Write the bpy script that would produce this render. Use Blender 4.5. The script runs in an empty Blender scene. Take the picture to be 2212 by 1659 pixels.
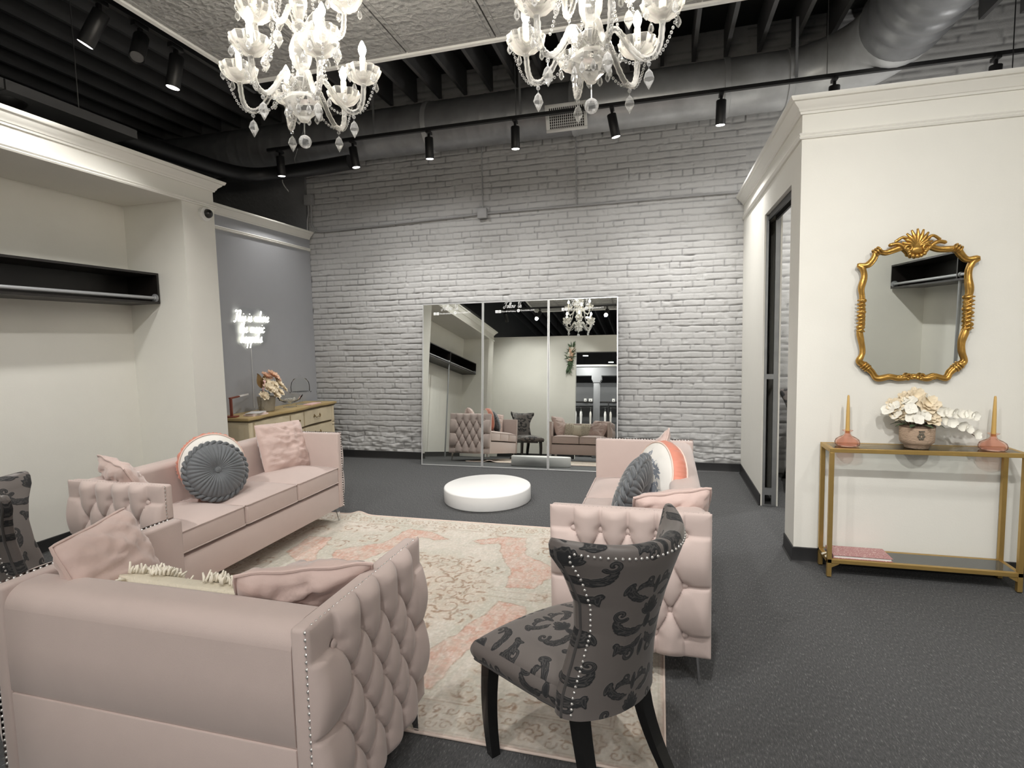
import bpy, bmesh, math, random
import numpy as np
from mathutils import Vector, Matrix, Euler

random.seed(7)
RNG = np.random.default_rng(11)
SC = bpy.context.scene
COL = SC.collection
PI = math.pi

# ---------------------------------------------------------------- camera
CAM_H = 1.56
F_PX = 1176.27
def cam_axes(yaw, pitch, roll):
    cy, sy, cp, sp = math.cos(yaw), math.sin(yaw), math.cos(pitch), math.sin(pitch)
    fwd = Vector((sy*cp, cy*cp, sp)); right = Vector((cy, -sy, 0)); up = right.cross(fwd)
    cr, sr = math.cos(roll), math.sin(roll)
    return cr*right + sr*up, -sr*right + cr*up, fwd
r_, u_, f_ = cam_axes(math.radians(-15.217), math.radians(-4.703), math.radians(-1.257))
cd = bpy.data.cameras.new('camera')
cd.sensor_width = 36.0
cd.lens = 36.0*F_PX/2212.0
cd.clip_start = 0.05
cam = bpy.data.objects.new('camera', cd)
COL.objects.link(cam)
cam.matrix_world = Matrix(((r_.x, u_.x, -f_.x, 0), (r_.y, u_.y, -f_.y, 0), (r_.z, u_.z, -f_.z, CAM_H), (0, 0, 0, 1)))
SC.camera = cam

# ---------------------------------------------------------------- world, exposure
w = bpy.data.worlds.new('world'); SC.world = w; w.use_nodes = True
w.node_tree.nodes['Background'].inputs[0].default_value = (0.8, 0.86, 1.0, 1)
w.node_tree.nodes['Background'].inputs[1].default_value = 0.05
SC.view_settings.view_transform = 'Standard'
SC.view_settings.look = 'None'
SC.view_settings.gamma = 1.0
SC.view_settings.use_curve_mapping = False
SC.view_settings.exposure = 0.0
SC.cycles.transparent_max_bounces = 32
SC.cycles.max_bounces = 8
SC.cycles.diffuse_bounces = 5
SC.cycles.glossy_bounces = 4
SC.cycles.caustics_reflective = False
SC.cycles.caustics_refractive = False
SC.cycles.sample_clamp_indirect = 4.0
SC.cycles.use_denoising = True

WARM = (1.0, 0.93, 0.82)
NEUT = (1.0, 0.972, 0.93)
P_BULB = 165.0        # radiance of one chandelier bulb
P_WASH = 100.0         # watts of a track head washing the brick
P_ROOM = 150.0        # watts of a room track head
P_STORE = 42.0

# ---------------------------------------------------------------- materials
MATS = {}
def mat(name, col, rough=0.6, metal=0.0, sheen=0.0, var=0.0, vscale=8.0, bump=0.0, bscale=60.0, spec=0.5, coat=0.0, trans=0.0, emit=0.0, ecol=None, stretch=None, detail=4.0):
    if name in MATS: return MATS[name]
    m = bpy.data.materials.new(name); m.use_nodes = True
    nt = m.node_tree; b = nt.nodes['Principled BSDF']
    b.inputs['Base Color'].default_value = (*col, 1)
    b.inputs['Roughness'].default_value = rough
    b.inputs['Metallic'].default_value = metal
    b.inputs['Specular IOR Level'].default_value = spec
    b.inputs['Coat Weight'].default_value = coat
    if sheen:
        b.inputs['Sheen Weight'].default_value = sheen; b.inputs['Sheen Roughness'].default_value = 0.4
    if trans: b.inputs['Transmission Weight'].default_value = trans
    if emit:
        b.inputs['Emission Color'].default_value = (*(ecol or col), 1); b.inputs['Emission Strength'].default_value = emit
    tc = nt.nodes.new('ShaderNodeTexCoord')
    src = tc.outputs['Object']
    if stretch:
        mp = nt.nodes.new('ShaderNodeMapping'); mp.inputs['Scale'].default_value = stretch
        nt.links.new(src, mp.inputs[0]); src = mp.outputs[0]
    n = nt.nodes.new('ShaderNodeTexNoise'); n.inputs['Scale'].default_value = vscale; n.inputs['Detail'].default_value = detail
    nt.links.new(src, n.inputs['Vector'])
    mx = nt.nodes.new('ShaderNodeMix'); mx.data_type = 'RGBA'
    v = max(var, 0.02)
    mx.inputs[6].default_value = (*[max(0, c*(1-v)) for c in col], 1)
    mx.inputs[7].default_value = (*[min(1, c*(1+v)) for c in col], 1)
    nt.links.new(n.outputs['Fac'], mx.inputs[0]); nt.links.new(mx.outputs[2], b.inputs['Base Color'])
    if bump:
        n2 = nt.nodes.new('ShaderNodeTexNoise'); n2.inputs['Scale'].default_value = bscale; n2.inputs['Detail'].default_value = 5
        nt.links.new(src, n2.inputs['Vector'])
        bp = nt.nodes.new('ShaderNodeBump'); bp.inputs['Strength'].default_value = bump; bp.inputs['Distance'].default_value = 0.01
        nt.links.new(n2.outputs['Fac'], bp.inputs['Height']); nt.links.new(bp.outputs[0], b.inputs['Normal'])
    MATS[name] = m
    return m

def glass(name, tint=(1, 1, 1), clear=0.75, white=0.0, wcol=(1, 1, 1), rough=0.02, facing=False):
    """thin glass: see-through + mirror reflections by fresnel + a little frosted body; facing paints edge glints in white"""
    if name in MATS: return MATS[name]
    m = bpy.data.materials.new(name); m.use_nodes = True
    nt = m.node_tree; nt.nodes.remove(nt.nodes['Principled BSDF']); out = nt.nodes['Material Output']
    tr = nt.nodes.new('ShaderNodeBsdfTransparent'); tr.inputs[0].default_value = (*tint, 1)
    gl = nt.nodes.new('ShaderNodeBsdfGlossy'); gl.inputs['Roughness'].default_value = rough
    gl.inputs['Color'].default_value = (1, 1, 1, 1)
    lw = nt.nodes.new('ShaderNodeLayerWeight'); lw.inputs[0].default_value = 1.0 - clear
    mx = nt.nodes.new('ShaderNodeMixShader')
    nt.links.new(lw.outputs['Fresnel'], mx.inputs[0]); nt.links.new(tr.outputs[0], mx.inputs[1]); nt.links.new(gl.outputs[0], mx.inputs[2])
    last = mx
    if white:
        d = nt.nodes.new('ShaderNodeBsdfDiffuse'); d.inputs[0].default_value = (*wcol, 1)
        t2 = nt.nodes.new('ShaderNodeBsdfTranslucent'); t2.inputs[0].default_value = (*wcol, 1)
        a = nt.nodes.new('ShaderNodeMixShader'); a.inputs[0].default_value = 0.5
        nt.links.new(d.outputs[0], a.inputs[1]); nt.links.new(t2.outputs[0], a.inputs[2])
        m2 = nt.nodes.new('ShaderNodeMixShader'); m2.inputs[0].default_value = white
        if facing:  # bright edge glints painted as white, strongest at grazing angles
            l2 = nt.nodes.new('ShaderNodeLayerWeight'); l2.inputs[0].default_value = 0.45
            mr = nt.nodes.new('ShaderNodeMapRange'); mr.inputs['To Min'].default_value = 0.05; mr.inputs['To Max'].default_value = white
            nt.links.new(l2.outputs['Facing'], mr.inputs['Value']); nt.links.new(mr.outputs[0], m2.inputs[0])
        nt.links.new(mx.outputs[0], m2.inputs[1]); nt.links.new(a.outputs[0], m2.inputs[2]); last = m2
    nt.links.new(last.outputs[0], out.inputs[0])
    MATS[name] = m
    return m

M = {}
M['white_wall'] = mat('white_wall_paint', (0.80, 0.79, 0.735), 0.65, var=0.02, bump=0.05, bscale=90)
M['trim'] = mat('white_trim_paint', (0.82, 0.81, 0.76), 0.4, var=0.01)
M['grey_wall'] = mat('blue_grey_wall_paint', (0.385, 0.395, 0.42), 0.6, var=0.03, bump=0.05, bscale=90)
M['dark_wall'] = mat('charcoal_wall_paint', (0.105, 0.107, 0.112), 0.7, var=0.1, vscale=3, bump=0.2, bscale=40)
M['black_deck'] = mat('black_ceiling_paint', (0.022, 0.022, 0.023), 0.8, var=0.2)
M['joist'] = mat('black_joist_paint', (0.12, 0.12, 0.122), 0.75, var=0.2, vscale=3)
M['black_base'] = mat('black_rubber_base', (0.016, 0.016, 0.017), 0.45, var=0.1)
M['velvet'] = mat('blush_velvet', (0.55, 0.447, 0.415), 0.75, sheen=0.35, var=0.035, vscale=14, bump=0.1, bscale=420)
M['velvet_pillow'] = mat('blush_velvet_pillow', (0.60, 0.455, 0.415), 0.65, sheen=0.5, var=0.07, vscale=9, bump=0.35, bscale=22)
M['chrome'] = mat('polished_chrome', (0.75, 0.75, 0.76), 0.12, 1.0)
M['nail'] = mat('silver_nailhead', (0.72, 0.70, 0.68), 0.25, 0.8)
M['black_lacquer'] = mat('black_lacquer_wood', (0.008, 0.007, 0.007), 0.3, coat=0.3)
M['black_metal'] = mat('black_metal', (0.012, 0.012, 0.013), 0.45)
M['grey_velvet'] = mat('slate_grey_velvet', (0.115, 0.125, 0.135), 0.6, sheen=0.6, var=0.12, vscale=12, bump=0.25, bscale=40)
M['brass'] = mat('brushed_gold_metal', (0.50, 0.335, 0.115), 0.42, 0.75, var=0.06, vscale=20)
M['gold_leaf'] = mat('antique_gold_leaf', (0.52, 0.30, 0.075), 0.33, 0.8, var=0.35, vscale=30, bump=0.15, bscale=60)
M['mirror'] = mat('mirror_silver', (0.90, 0.93, 0.91), 0.0, 1.0)
M['alu'] = mat('brushed_aluminium', (0.78, 0.79, 0.80), 0.3, 0.6)
M['white_gloss'] = mat('white_gloss_lacquer', (0.86, 0.86, 0.85), 0.3, coat=0.2)
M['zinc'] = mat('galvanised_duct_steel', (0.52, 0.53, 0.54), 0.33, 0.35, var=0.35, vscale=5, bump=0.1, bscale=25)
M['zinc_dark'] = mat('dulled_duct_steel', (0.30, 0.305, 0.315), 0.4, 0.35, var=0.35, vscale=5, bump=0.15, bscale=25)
M['rod'] = mat('grey_painted_rod', (0.36, 0.37, 0.38), 0.4, 0.4)
M['espresso'] = mat('espresso_wood', (0.010, 0.008, 0.007), 0.4, var=0.3, vscale=6, stretch=(1, 0.1, 1))
M['crystal'] = glass('cut_crystal', (0.97, 0.97, 0.965), clear=0.60, white=0.85, wcol=(0.97, 0.96, 0.93), rough=0.06, facing=True)
M['crystal_clear'] = glass('clear_crystal_drop', (0.90, 0.90, 0.89), clear=0.6, white=0.55, rough=0.03, facing=True)
M['clear_glass'] = glass('clear_glass', (0.982, 0.987, 0.985), clear=0.93)
M['shelf_glass'] = glass('tempered_shelf_glass', (0.86, 0.88, 0.87), clear=0.85)
M['pink_glass'] = glass('blush_pink_glass', (0.985, 0.845, 0.79), clear=0.93, white=0.12, wcol=(0.95, 0.66, 0.56))
M['candle_wax'] = mat('gold_taper_wax', (0.62, 0.40, 0.13), 0.4)
M['candle_tube'] = mat('ivory_candle_sleeve', (0.85, 0.80, 0.66), 0.5)
M['bulb'] = mat('lit_bulb', (1, 0.95, 0.85), 0.3, emit=P_BULB, ecol=(1.0, 0.92, 0.79))
M['spot_lens'] = mat('lit_spot_lens', (1, 1, 1), 0.3, emit=9.0, ecol=(1, 0.97, 0.92))
M['neon'] = mat('lit_neon_tube', (1, 0.98, 0.9), 0.3, emit=3.2, ecol=(1.0, 0.96, 0.84))
M['offwhite'] = mat('soft_white_plastic', (0.80, 0.80, 0.78), 0.4)
M['paper'] = mat('white_paper', (0.82, 0.81, 0.79), 0.7)
M['decal'] = mat('frosted_white_vinyl', (0.85, 0.86, 0.86), 0.6)
M['dark_brick'] = mat('charcoal_painted_brick', (0.21, 0.212, 0.218), 0.7, var=0.12, vscale=4, bump=0.5, bscale=18)
M['conduit'] = mat('painted_conduit', (0.34, 0.34, 0.345), 0.5, var=0.08)
M['wire'] = mat('thin_steel_wire', (0.22, 0.22, 0.22), 0.4, 0.6)
M['galv'] = mat('galvanised_stud_steel', (0.36, 0.37, 0.38), 0.35, 0.7, var=0.15, vscale=12)

# ---------------------------------------------------------------- mesh helpers
class MB:
    def __init__(s): s.v = []; s.f = []; s.attr = {}
    def add(s, vs, fs, mtx=None):
        o = len(s.v)
        if mtx is not None: vs = [tuple(mtx @ Vector(v)) for v in vs]
        s.v += [tuple(v) for v in vs]; s.f += [tuple(i+o for i in f) for f in fs]
        return s
    def box(s, x0, x1, y0, y1, z0, z1, r=0.0, seg=2, mtx=None):
        if x0 > x1: x0, x1 = x1, x0
        if y0 > y1: y0, y1 = y1, y0
        if r <= 0:
            vs = [(x, y, z) for z in (z0, z1) for y in (y0, y1) for x in (x0, x1)]
            fs = [(0, 2, 3, 1), (4, 5, 7, 6), (0, 1, 5, 4), (2, 6, 7, 3), (0, 4, 6, 2), (1, 3, 7, 5)]
            return s.add(vs, fs, mtx)
        bm = bmesh.new(); bmesh.ops.create_cube(bm, size=1.0)
        for v in bm.verts:
            v.co = Vector(((x0+x1)/2 + v.co.x*(x1-x0), (y0+y1)/2 + v.co.y*(y1-y0), (z0+z1)/2 + v.co.z*(z1-z0)))
        bmesh.ops.bevel(bm, geom=bm.edges[:], offset=min(r, 0.49*min(x1-x0, y1-y0, z1-z0)), segments=seg, affect='EDGES', profile=0.5)
        bm.verts.index_update()
        s.add([tuple(v.co) for v in bm.verts], [tuple(v.index for v in f.verts) for f in bm.faces], mtx)
        bm.free(); return s
    def lathe(s, prof, n=24, mtx=None, fn=None):
        """prof: (radius, z) from bottom to top; fn(angle, i) scales the radius"""
        vs = []; fs = []
        for i, (r, z) in enumerate(prof):
            for k in range(n):
                a = 2*PI*k/n; q = r*(fn(a, i) if fn else 1)
                vs.append((q*math.cos(a), q*math.sin(a), z))
        for i in range(len(prof)-1):
            for k in range(n):
                k2 = (k+1) % n
                fs.append((i*n+k, i*n+k2, (i+1)*n+k2, (i+1)*n+k))
        if prof[0][0] > 1e-5: fs.append(tuple(reversed(range(n))))
        if prof[-1][0] > 1e-5: fs.append(tuple((len(prof)-1)*n+k for k in range(n)))
        return s.add(vs, fs, mtx)
    def tube(s, path, r, n=8, closed=False, mtx=None, caps=True):
        P = [Vector(p) for p in path]; m = len(P)
        rr = r if isinstance(r, (list, tuple)) else [r]*m
        vs = []; fs = []; prev = None
        for i in range(m):
            a = P[(i-1) % m] if (closed or i > 0) else P[i]
            b = P[(i+1) % m] if (closed or i < m-1) else P[i]
            t = (b-a)
            t = t.normalized() if t.length > 1e-9 else Vector((0, 0, 1))
            if prev is None:
                up = Vector((0, 0, 1)) if abs(t.z) < 0.9 else Vector((1, 0, 0))
                nn = (up - t*up.dot(t)).normalized()
            else:
                nn = prev - t*prev.dot(t)
                nn = nn.normalized() if nn.length > 1e-6 else prev
            prev = nn; bb = t.cross(nn)
            for k in range(n):
                an = 2*PI*k/n
                vs.append(tuple(P[i] + (nn*math.cos(an) + bb*math.sin(an))*rr[i]))
        for i in range(m if closed else m-1):
            j = (i+1) % m
            for k in range(n):
                k2 = (k+1) % n
                fs.append((i*n+k, i*n+k2, j*n+k2, j*n+k))
        if caps and not closed:
            fs.append(tuple(reversed(range(n)))); fs.append(tuple((m-1)*n+k for k in range(n)))
        return s.add(vs, fs, mtx)
    def ball(s, c, r, n=8, m=6, mtx=None, sc=(1, 1, 1)):
        prof = [(max(1e-6, math.sin(PI*i/m)), -math.cos(PI*i/m)) for i in range(m+1)]
        vs = []; fs = []
        for i, (q, z) in enumerate(prof):
            for k in range(n):
                a = 2*PI*k/n
                vs.append((c[0]+r*q*math.cos(a)*sc[0], c[1]+r*q*math.sin(a)*sc[1], c[2]+r*z*sc[2]))
        for i in range(m):
            for k in range(n):
                k2 = (k+1) % n
                fs.append((i*n+k, i*n+k2, (i+1)*n+k2, (i+1)*n+k))
        return s.add(vs, fs, mtx)
    def grid(s, X, Y, Z, flip=False, wrap=False):
        """2-D arrays of coordinates -> quads"""
        nu, nv = X.shape; o = len(s.v)
        s.v += list(map(tuple, np.stack([X, Y, Z], -1).reshape(-1, 3).tolist()))
        i, j = np.meshgrid(np.arange(nu-1), np.arange(nv-1), indexing='ij')
        a = (i*nv+j).ravel()+o; q = np.stack([a, a+nv, a+nv+1, a+1], 1)
        if flip: q = q[:, ::-1]
        s.f += list(map(tuple, q.tolist()))
        return s
    def prism(s, pts, z0, z1, mtx=None):
        n = len(pts)
        vs = [(x, y, z0) for x, y in pts] + [(x, y, z1) for x, y in pts]
        fs = [tuple(reversed(range(n))), tuple(range(n, 2*n))] + [(i, (i+1) % n, n+(i+1) % n, n+i) for i in range(n)]
        return s.add(vs, fs, mtx)
    def mesh(s, name, material, smooth=40.0, attrs=None):
        me = bpy.data.meshes.new(name)
        me.from_pydata(s.v, [], s.f)
        if smooth:
            me.polygons.foreach_set('use_smooth', [True]*len(me.polygons))
            if smooth < 170: me.set_sharp_from_angle(angle=math.radians(smooth))
        if material: me.materials.append(material)
        for k, val in (attrs or {}).items():
            val = np.asarray(val, dtype=np.float32)
            if val.ndim == 1:
                a = me.attributes.new(k, 'FLOAT', 'POINT'); a.data.foreach_set('value', val)
            else:
                a = me.attributes.new(k, 'FLOAT_COLOR', 'POINT')
                a.data.foreach_set('color', np.concatenate([val, np.ones((len(val), 1), np.float32)], 1).ravel())
        me.update()
        return me
    def build(s, name, material, parent=None, smooth=40.0, attrs=None):
        o = bpy.data.objects.new(name, s.mesh(name, material, smooth, attrs)); COL.objects.link(o)
        if parent: o.parent = parent
        return o

def tag(o, label, cat, group=None):
    o['label'] = label; o['category'] = cat
    if group: o['group'] = group
    return o
def thing(name, label, cat, loc=(0, 0, 0), rotz=0.0, group=None):
    o = bpy.data.objects.new(name, None); COL.objects.link(o)
    o.location = loc; o.rotation_euler = (0, 0, rotz); o.empty_display_size = 0.1
    return tag(o, label, cat, group)
def struct(name, mb, material, parent=None, smooth=40.0, attrs=None):
    o = mb.build(name, material, parent, smooth, attrs)
    o['kind'] = 'structure'; return o
def inst(o, parent, mtx=None, name=None):
    c = o.copy(); COL.objects.link(c); c.parent = parent
    if mtx is not None: c.matrix_local = mtx
    return c
def part(me, name, parent, mtx=None):
    o = bpy.data.objects.new(name, me); COL.objects.link(o); o.parent = parent
    if mtx is not None: o.matrix_local = mtx
    return o
def copy_tree(o, parent=None):
    c = o.copy(); COL.objects.link(c); c.parent = parent
    for ch in list(o.children): copy_tree(ch, c)
    return c
def frame(c, xd, nd):
    """matrix with local x along xd, local z along nd, origin c"""
    x = Vector(xd).normalized(); z = Vector(nd); z = (z - x*z.dot(x)).normalized(); y = z.cross(x)
    return Matrix(((x.x, y.x, z.x, c[0]), (x.y, y.y, z.y, c[1]), (x.z, y.z, z.z, c[2]), (0, 0, 0, 1)))
def T(x, y, z): return Matrix.Translation((x, y, z))
def Rz(a): return Matrix.Rotation(a, 4, 'Z')
def Rx(a): return Matrix.Rotation(a, 4, 'X')
def Ry(a): return Matrix.Rotation(a, 4, 'Y')
def catmull(pts, n=8, closed=False):
    P = [np.array(p, float) for p in pts]; m = len(P); out = []
    for i in range(m if closed else m-1):
        p0 = P[(i-1) % m] if (closed or i > 0) else P[i]*2-P[i+1]
        p1 = P[i]; p2 = P[(i+1) % m]
        p3 = P[(i+2) % m] if (closed or i+2 < m) else P[i+1]*2-P[i]
        for k in range(n):
            t = k/n
            out.append(tuple(0.5*((2*p1)+(-p0+p2)*t+(2*p0-5*p1+4*p2-p3)*t*t+(-p0+3*p1-3*p2+p3)*t**3)))
    if not closed: out.append(tuple(P[-1]))
    return out
def sweep(path, prof, closed=False):
    """mitred sweep of a profile (outward offset, z) along a 2-D path; outward = right of travel"""
    P = [np.array(p, float) for p in path]; m = len(P); mb = MB(); rings = []
    for i in range(m):
        d0 = (P[i]-P[i-1]) if i > 0 else (P[i+1]-P[i]); d1 = (P[i+1]-P[i]) if i < m-1 else d0
        d0 = d0/np.linalg.norm(d0); d1 = d1/np.linalg.norm(d1)
        n0 = np.array([d0[1], -d0[0]]); n1 = np.array([d1[1], -d1[0]])
        b = n0+n1; b = b/np.dot(b, b)*2 if np.dot(b, b) > 1e-6 else n0
        rings.append([(P[i][0]+b[0]*q, P[i][1]+b[1]*q, z) for q, z in prof])
    k = len(prof); vs = [v for r in rings for v in r]; fs = []
    for i in range(m-1):
        for j in range(k):
            j2 = (j+1) % k
            fs.append((i*k+j, (i+1)*k+j, (i+1)*k+j2, i*k+j2))
    fs.append(tuple(range(k))); fs.append(tuple(reversed([(m-1)*k+j for j in range(k)])))
    return mb.add(vs, fs)
def vnoise(x, y, seed=0):
    """smooth value noise on arrays"""
    x = np.asarray(x, float); y = np.asarray(y, float)
    xi = np.floor(x).astype(np.int64); yi = np.floor(y).astype(np.int64); fx = x-xi; fy = y-yi
    fx = fx*fx*(3-2*fx); fy = fy*fy*(3-2*fy)
    def h(a, b):
        n = (a*374761393 + b*668265263 + seed*1442695041) & 0xffffffff
        n = ((n ^ (n >> 13))*1274126177) & 0xffffffff
        return ((n ^ (n >> 16)) & 0xffff)/65535.0
    return (h(xi, yi)*(1-fx)+h(xi+1, yi)*fx)*(1-fy) + (h(xi, yi+1)*(1-fx)+h(xi+1, yi+1)*fx)*fy
def sstep(a, b, x):
    t = np.clip((x-a)/(b-a), 0, 1); return t*t*(3-2*t)
def seg_dist(px, py, segs, widths=None):
    """distance of many points to many segments, minus half-width"""
    best = np.full(px.shape, 9.0)
    for i, (ax, ay, bx, by) in enumerate(segs):
        dx, dy = bx-ax, by-ay; L = dx*dx+dy*dy+1e-12
        t = np.clip(((px-ax)*dx+(py-ay)*dy)/L, 0, 1)
        d = np.hypot(px-ax-t*dx, py-ay-t*dy) - (widths[i] if widths is not None else 0)
        np.minimum(best, d, out=best)
    return best
def spot(name, loc, target, power, angle, parent=None, radius=0.04, col=NEUT, blend=0.6):
    l = bpy.data.lights.new(name, 'SPOT'); l.energy = power; l.spot_size = math.radians(angle); l.spot_blend = blend
    l.color = col; l.shadow_soft_size = radius
    o = bpy.data.objects.new(name, l); COL.objects.link(o)
    d = (Vector(target)-Vector(loc)).normalized()
    o.matrix_world = Matrix.Translation(loc) @ d.to_track_quat('-Z', 'Y').to_matrix().to_4x4()
    return o
# ================================================================ SETTING
XLL = -7.4                                       # far wall of the dark void over the left alcove
XL, XR, YB, YF = -4.57, 4.2, 6.53, -9.0       # left wall, right wall, brick wall, far shop wall
ZT = 3.05                                      # height of the white partitions
RX0, RX1 = 2.25, 2.89                          # front and back plane of the alcove on the right
ZJ, ZD = 4.52, 4.82                            # joist underside, deck

# floor: charcoal loop carpet with flecks running towards the brick wall
def carpet():
    m = bpy.data.materials.new('charcoal_loop_carpet'); m.use_nodes = True
    nt = m.node_tree; b = nt.nodes['Principled BSDF']; b.inputs['Roughness'].default_value = 0.95; b.inputs['Specular IOR Level'].default_value = 0.1
    tc = nt.nodes.new('ShaderNodeTexCoord')
    def noise(sc, scale, det):
        mp = nt.nodes.new('ShaderNodeMapping'); mp.inputs['Scale'].default_value = sc
        n = nt.nodes.new('ShaderNodeTexNoise'); n.inputs['Scale'].default_value = scale; n.inputs['Detail'].default_value = det
        nt.links.new(tc.outputs['Object'], mp.inputs[0]); nt.links.new(mp.outputs[0], n.inputs['Vector']); return n
    a = noise((1, 0.26, 1), 180, 3); c = noise((1, 1, 1), 380, 2); d = noise((1, 1, 1), 1.3, 2)
    r = nt.nodes.new('ShaderNodeValToRGB')
    r.color_ramp.elements[0].position = 0.36; r.color_ramp.elements[0].color = (0.078, 0.079, 0.081, 1)
    r.color_ramp.elements[1].position = 0.72; r.color_ramp.elements[1].color = (0.205, 0.205, 0.207, 1)
    e = r.color_ramp.elements.new(0.60); e.color = (0.108, 0.109, 0.111, 1)
    nt.links.new(a.outputs['Fac'], r.inputs[0])
    mx = nt.nodes.new('ShaderNodeMix'); mx.data_type = 'RGBA'; mx.blend_type = 'MULTIPLY'; mx.inputs[0].default_value = 0.55
    r2 = nt.nodes.new('ShaderNodeValToRGB'); r2.color_ramp.elements[0].position = 0.3; r2.color_ramp.elements[1].position = 0.65
    r2.color_ramp.elements[0].color = (0.45, 0.45, 0.45, 1); r2.color_ramp.elements[1].color = (1.35, 1.35, 1.35, 1)
    nt.links.new(c.outputs['Fac'], r2.inputs[0]); nt.links.new(r.outputs[0], mx.inputs[6]); nt.links.new(r2.outputs[0], mx.inputs[7])
    nt.links.new(mx.outputs[2], b.inputs['Base Color'])
    bp = nt.nodes.new('ShaderNodeBump'); bp.inputs['Strength'].default_value = 0.5; bp.inputs['Distance'].default_value = 0.004
    nt.links.new(c.outputs['Fac'], bp.inputs['Height']); nt.links.new(bp.outputs[0], b.inputs['Normal'])
    return m
struct('floor', MB().box(XL-0.15, XR+0.15, YF-0.1, YB+0.15, -0.06, 0.0), carpet(), smooth=0)

# brick wall: real relief, painted grey, header course every seventh row
M['brick'] = mat('painted_brick', (0.475, 0.475, 0.473), 0.5, var=0.05, vscale=2.5, bump=0.22, bscale=110, spec=0.35)
def brick_height(x, z):
    CH = 0.0725
    wob = (vnoise(x*3.1, z*9, 3)-0.5)*0.010 + (vnoise(x*17, z*17, 5)-0.5)*0.006
    rough = sstep(0.62, 0.16, z)
    wob = wob + rough*((vnoise(x*6, z*14, 8)-0.5)*0.05)
    zz = z + wob
    row = np.floor(zz/CH); dv = zz/CH-row; dv = np.minimum(dv, 1-dv)*CH
    header = (row % 7) == 4
    ln = np.where(header, 0.117, 0.235)
    off = np.where(row % 2 == 0, 0.0, 0.5) + (((row*7919) % 13)/13.0-0.5)*0.16
    xs = x + (vnoise(x*11, z*23, 9)-0.5)*0.010
    q = xs/ln + off; bi = np.floor(q); du = (q-bi); du = np.minimum(du, 1-du)*ln
    h1 = vnoise(bi*1.37+0.5, row*1.71+0.5, 21); h2 = vnoise(bi*2.3+0.2, row*3.1+0.7, 33)
    fill_h = sstep(0.40, 0.75, vnoise(x*2.6, row*4.1, 44)); fill_v = sstep(0.25, 0.62, vnoise(bi*3.3, row*2.9, 51))
    jw = 0.0035 + 0.004*vnoise(x*9, z*9, 12)
    mh = sstep(0.0, 1.0, (dv-jw)/0.0060 + 0.5); mv = sstep(0.0, 1.0, (du-jw)/0.0095 + 0.5)
    dh = 0.0130*(1-0.60*fill_h); dvv = 0.0125*(1-0.70*fill_v)
    h = -(1-mh)*dh - np.where(mh > 0.5, (1-mv)*dvv, 0)
    h += (h1-0.5)*0.003 + (h2-0.5)*(dv-0.018)*0.03
    h += (vnoise(x*34, z*34, 60)-0.5)*0.0022 + (vnoise(x*80, z*80, 61)-0.5)*0.0012
    chip = vnoise(x*14, z*20, 70); h -= sstep(0.80, 0.95, chip)*0.006
    h += rough*((vnoise(x*7, z*12, 80)-0.5)*0.026 + (vnoise(x*19, z*31, 81)-0.5)*0.020)
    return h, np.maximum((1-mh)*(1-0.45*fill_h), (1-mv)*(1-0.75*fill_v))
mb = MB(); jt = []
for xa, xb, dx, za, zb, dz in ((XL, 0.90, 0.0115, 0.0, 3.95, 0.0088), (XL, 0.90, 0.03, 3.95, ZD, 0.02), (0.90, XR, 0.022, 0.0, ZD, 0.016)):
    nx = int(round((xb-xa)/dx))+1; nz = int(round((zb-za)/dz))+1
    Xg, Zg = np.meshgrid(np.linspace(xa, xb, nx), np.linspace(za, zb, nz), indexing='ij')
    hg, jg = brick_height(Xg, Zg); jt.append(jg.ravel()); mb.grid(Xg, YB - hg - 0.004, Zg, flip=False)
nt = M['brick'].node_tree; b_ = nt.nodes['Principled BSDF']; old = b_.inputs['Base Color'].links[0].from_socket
at_ = nt.nodes.new('ShaderNodeAttribute'); at_.attribute_name = 'joint_shade'
mx_ = nt.nodes.new('ShaderNodeMix'); mx_.data_type = 'RGBA'; mx_.inputs[7].default_value = (0.20, 0.20, 0.205, 1)  # shade of the joints put into the colour, over the relief
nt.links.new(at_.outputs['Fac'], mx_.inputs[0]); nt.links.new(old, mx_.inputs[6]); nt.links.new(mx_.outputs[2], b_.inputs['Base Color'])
struct('wall_back', mb, M['brick'], smooth=180, attrs={'joint_shade': np.concatenate(jt)*0.75})
struct('wall_back_backing', MB().box(XL-0.15, XR+0.15, YB+0.045, YB+0.15, 0, ZD), M['dark_wall'], smooth=0)

# left side
struct('wall_left', MB().box(XL-0.12, XL, 4.21, YB, 0, ZT), M['grey_wall'], smooth=0)
mb = MB().box(XL-0.12, XL, -0.6, 4.21, 0, ZT)
struct('wall_left_alcove', mb, M['white_wall'], smooth=0)
struct('wall_left_upper', MB().box(XLL-0.12, XLL, -0.72, YB, ZT-0.4, ZD).box(XLL, XL-0.02, YB+0.05, YB+0.15, ZT-0.4, ZD).box(XLL, XL-0.12, -0.84, -0.72, ZT-0.4, ZD).box(XLL, XL-0.12, -0.72, YB-0.06, ZT-0.5, ZT-0.4).box(XL-0.12, XL, YF, -0.72, 0, ZD), M['dark_wall'], smooth=0)
PX = -3.933
mb = MB().box(XL, PX, 3.86, 4.21, 0, ZT).box(XL, PX, 0.08, 0.46, 0, ZT).box(XL, PX, 0.46, 3.86, 2.80, ZT)
struct('wall_back_left', MB().box(XLL, XL-0.005, YB-0.03, YB+0.05, ZT-0.4, ZD), M['dark_brick'], smooth=0)
struct('wall_alcove_frame', mb, M['white_wall'], smooth=0)
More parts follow.
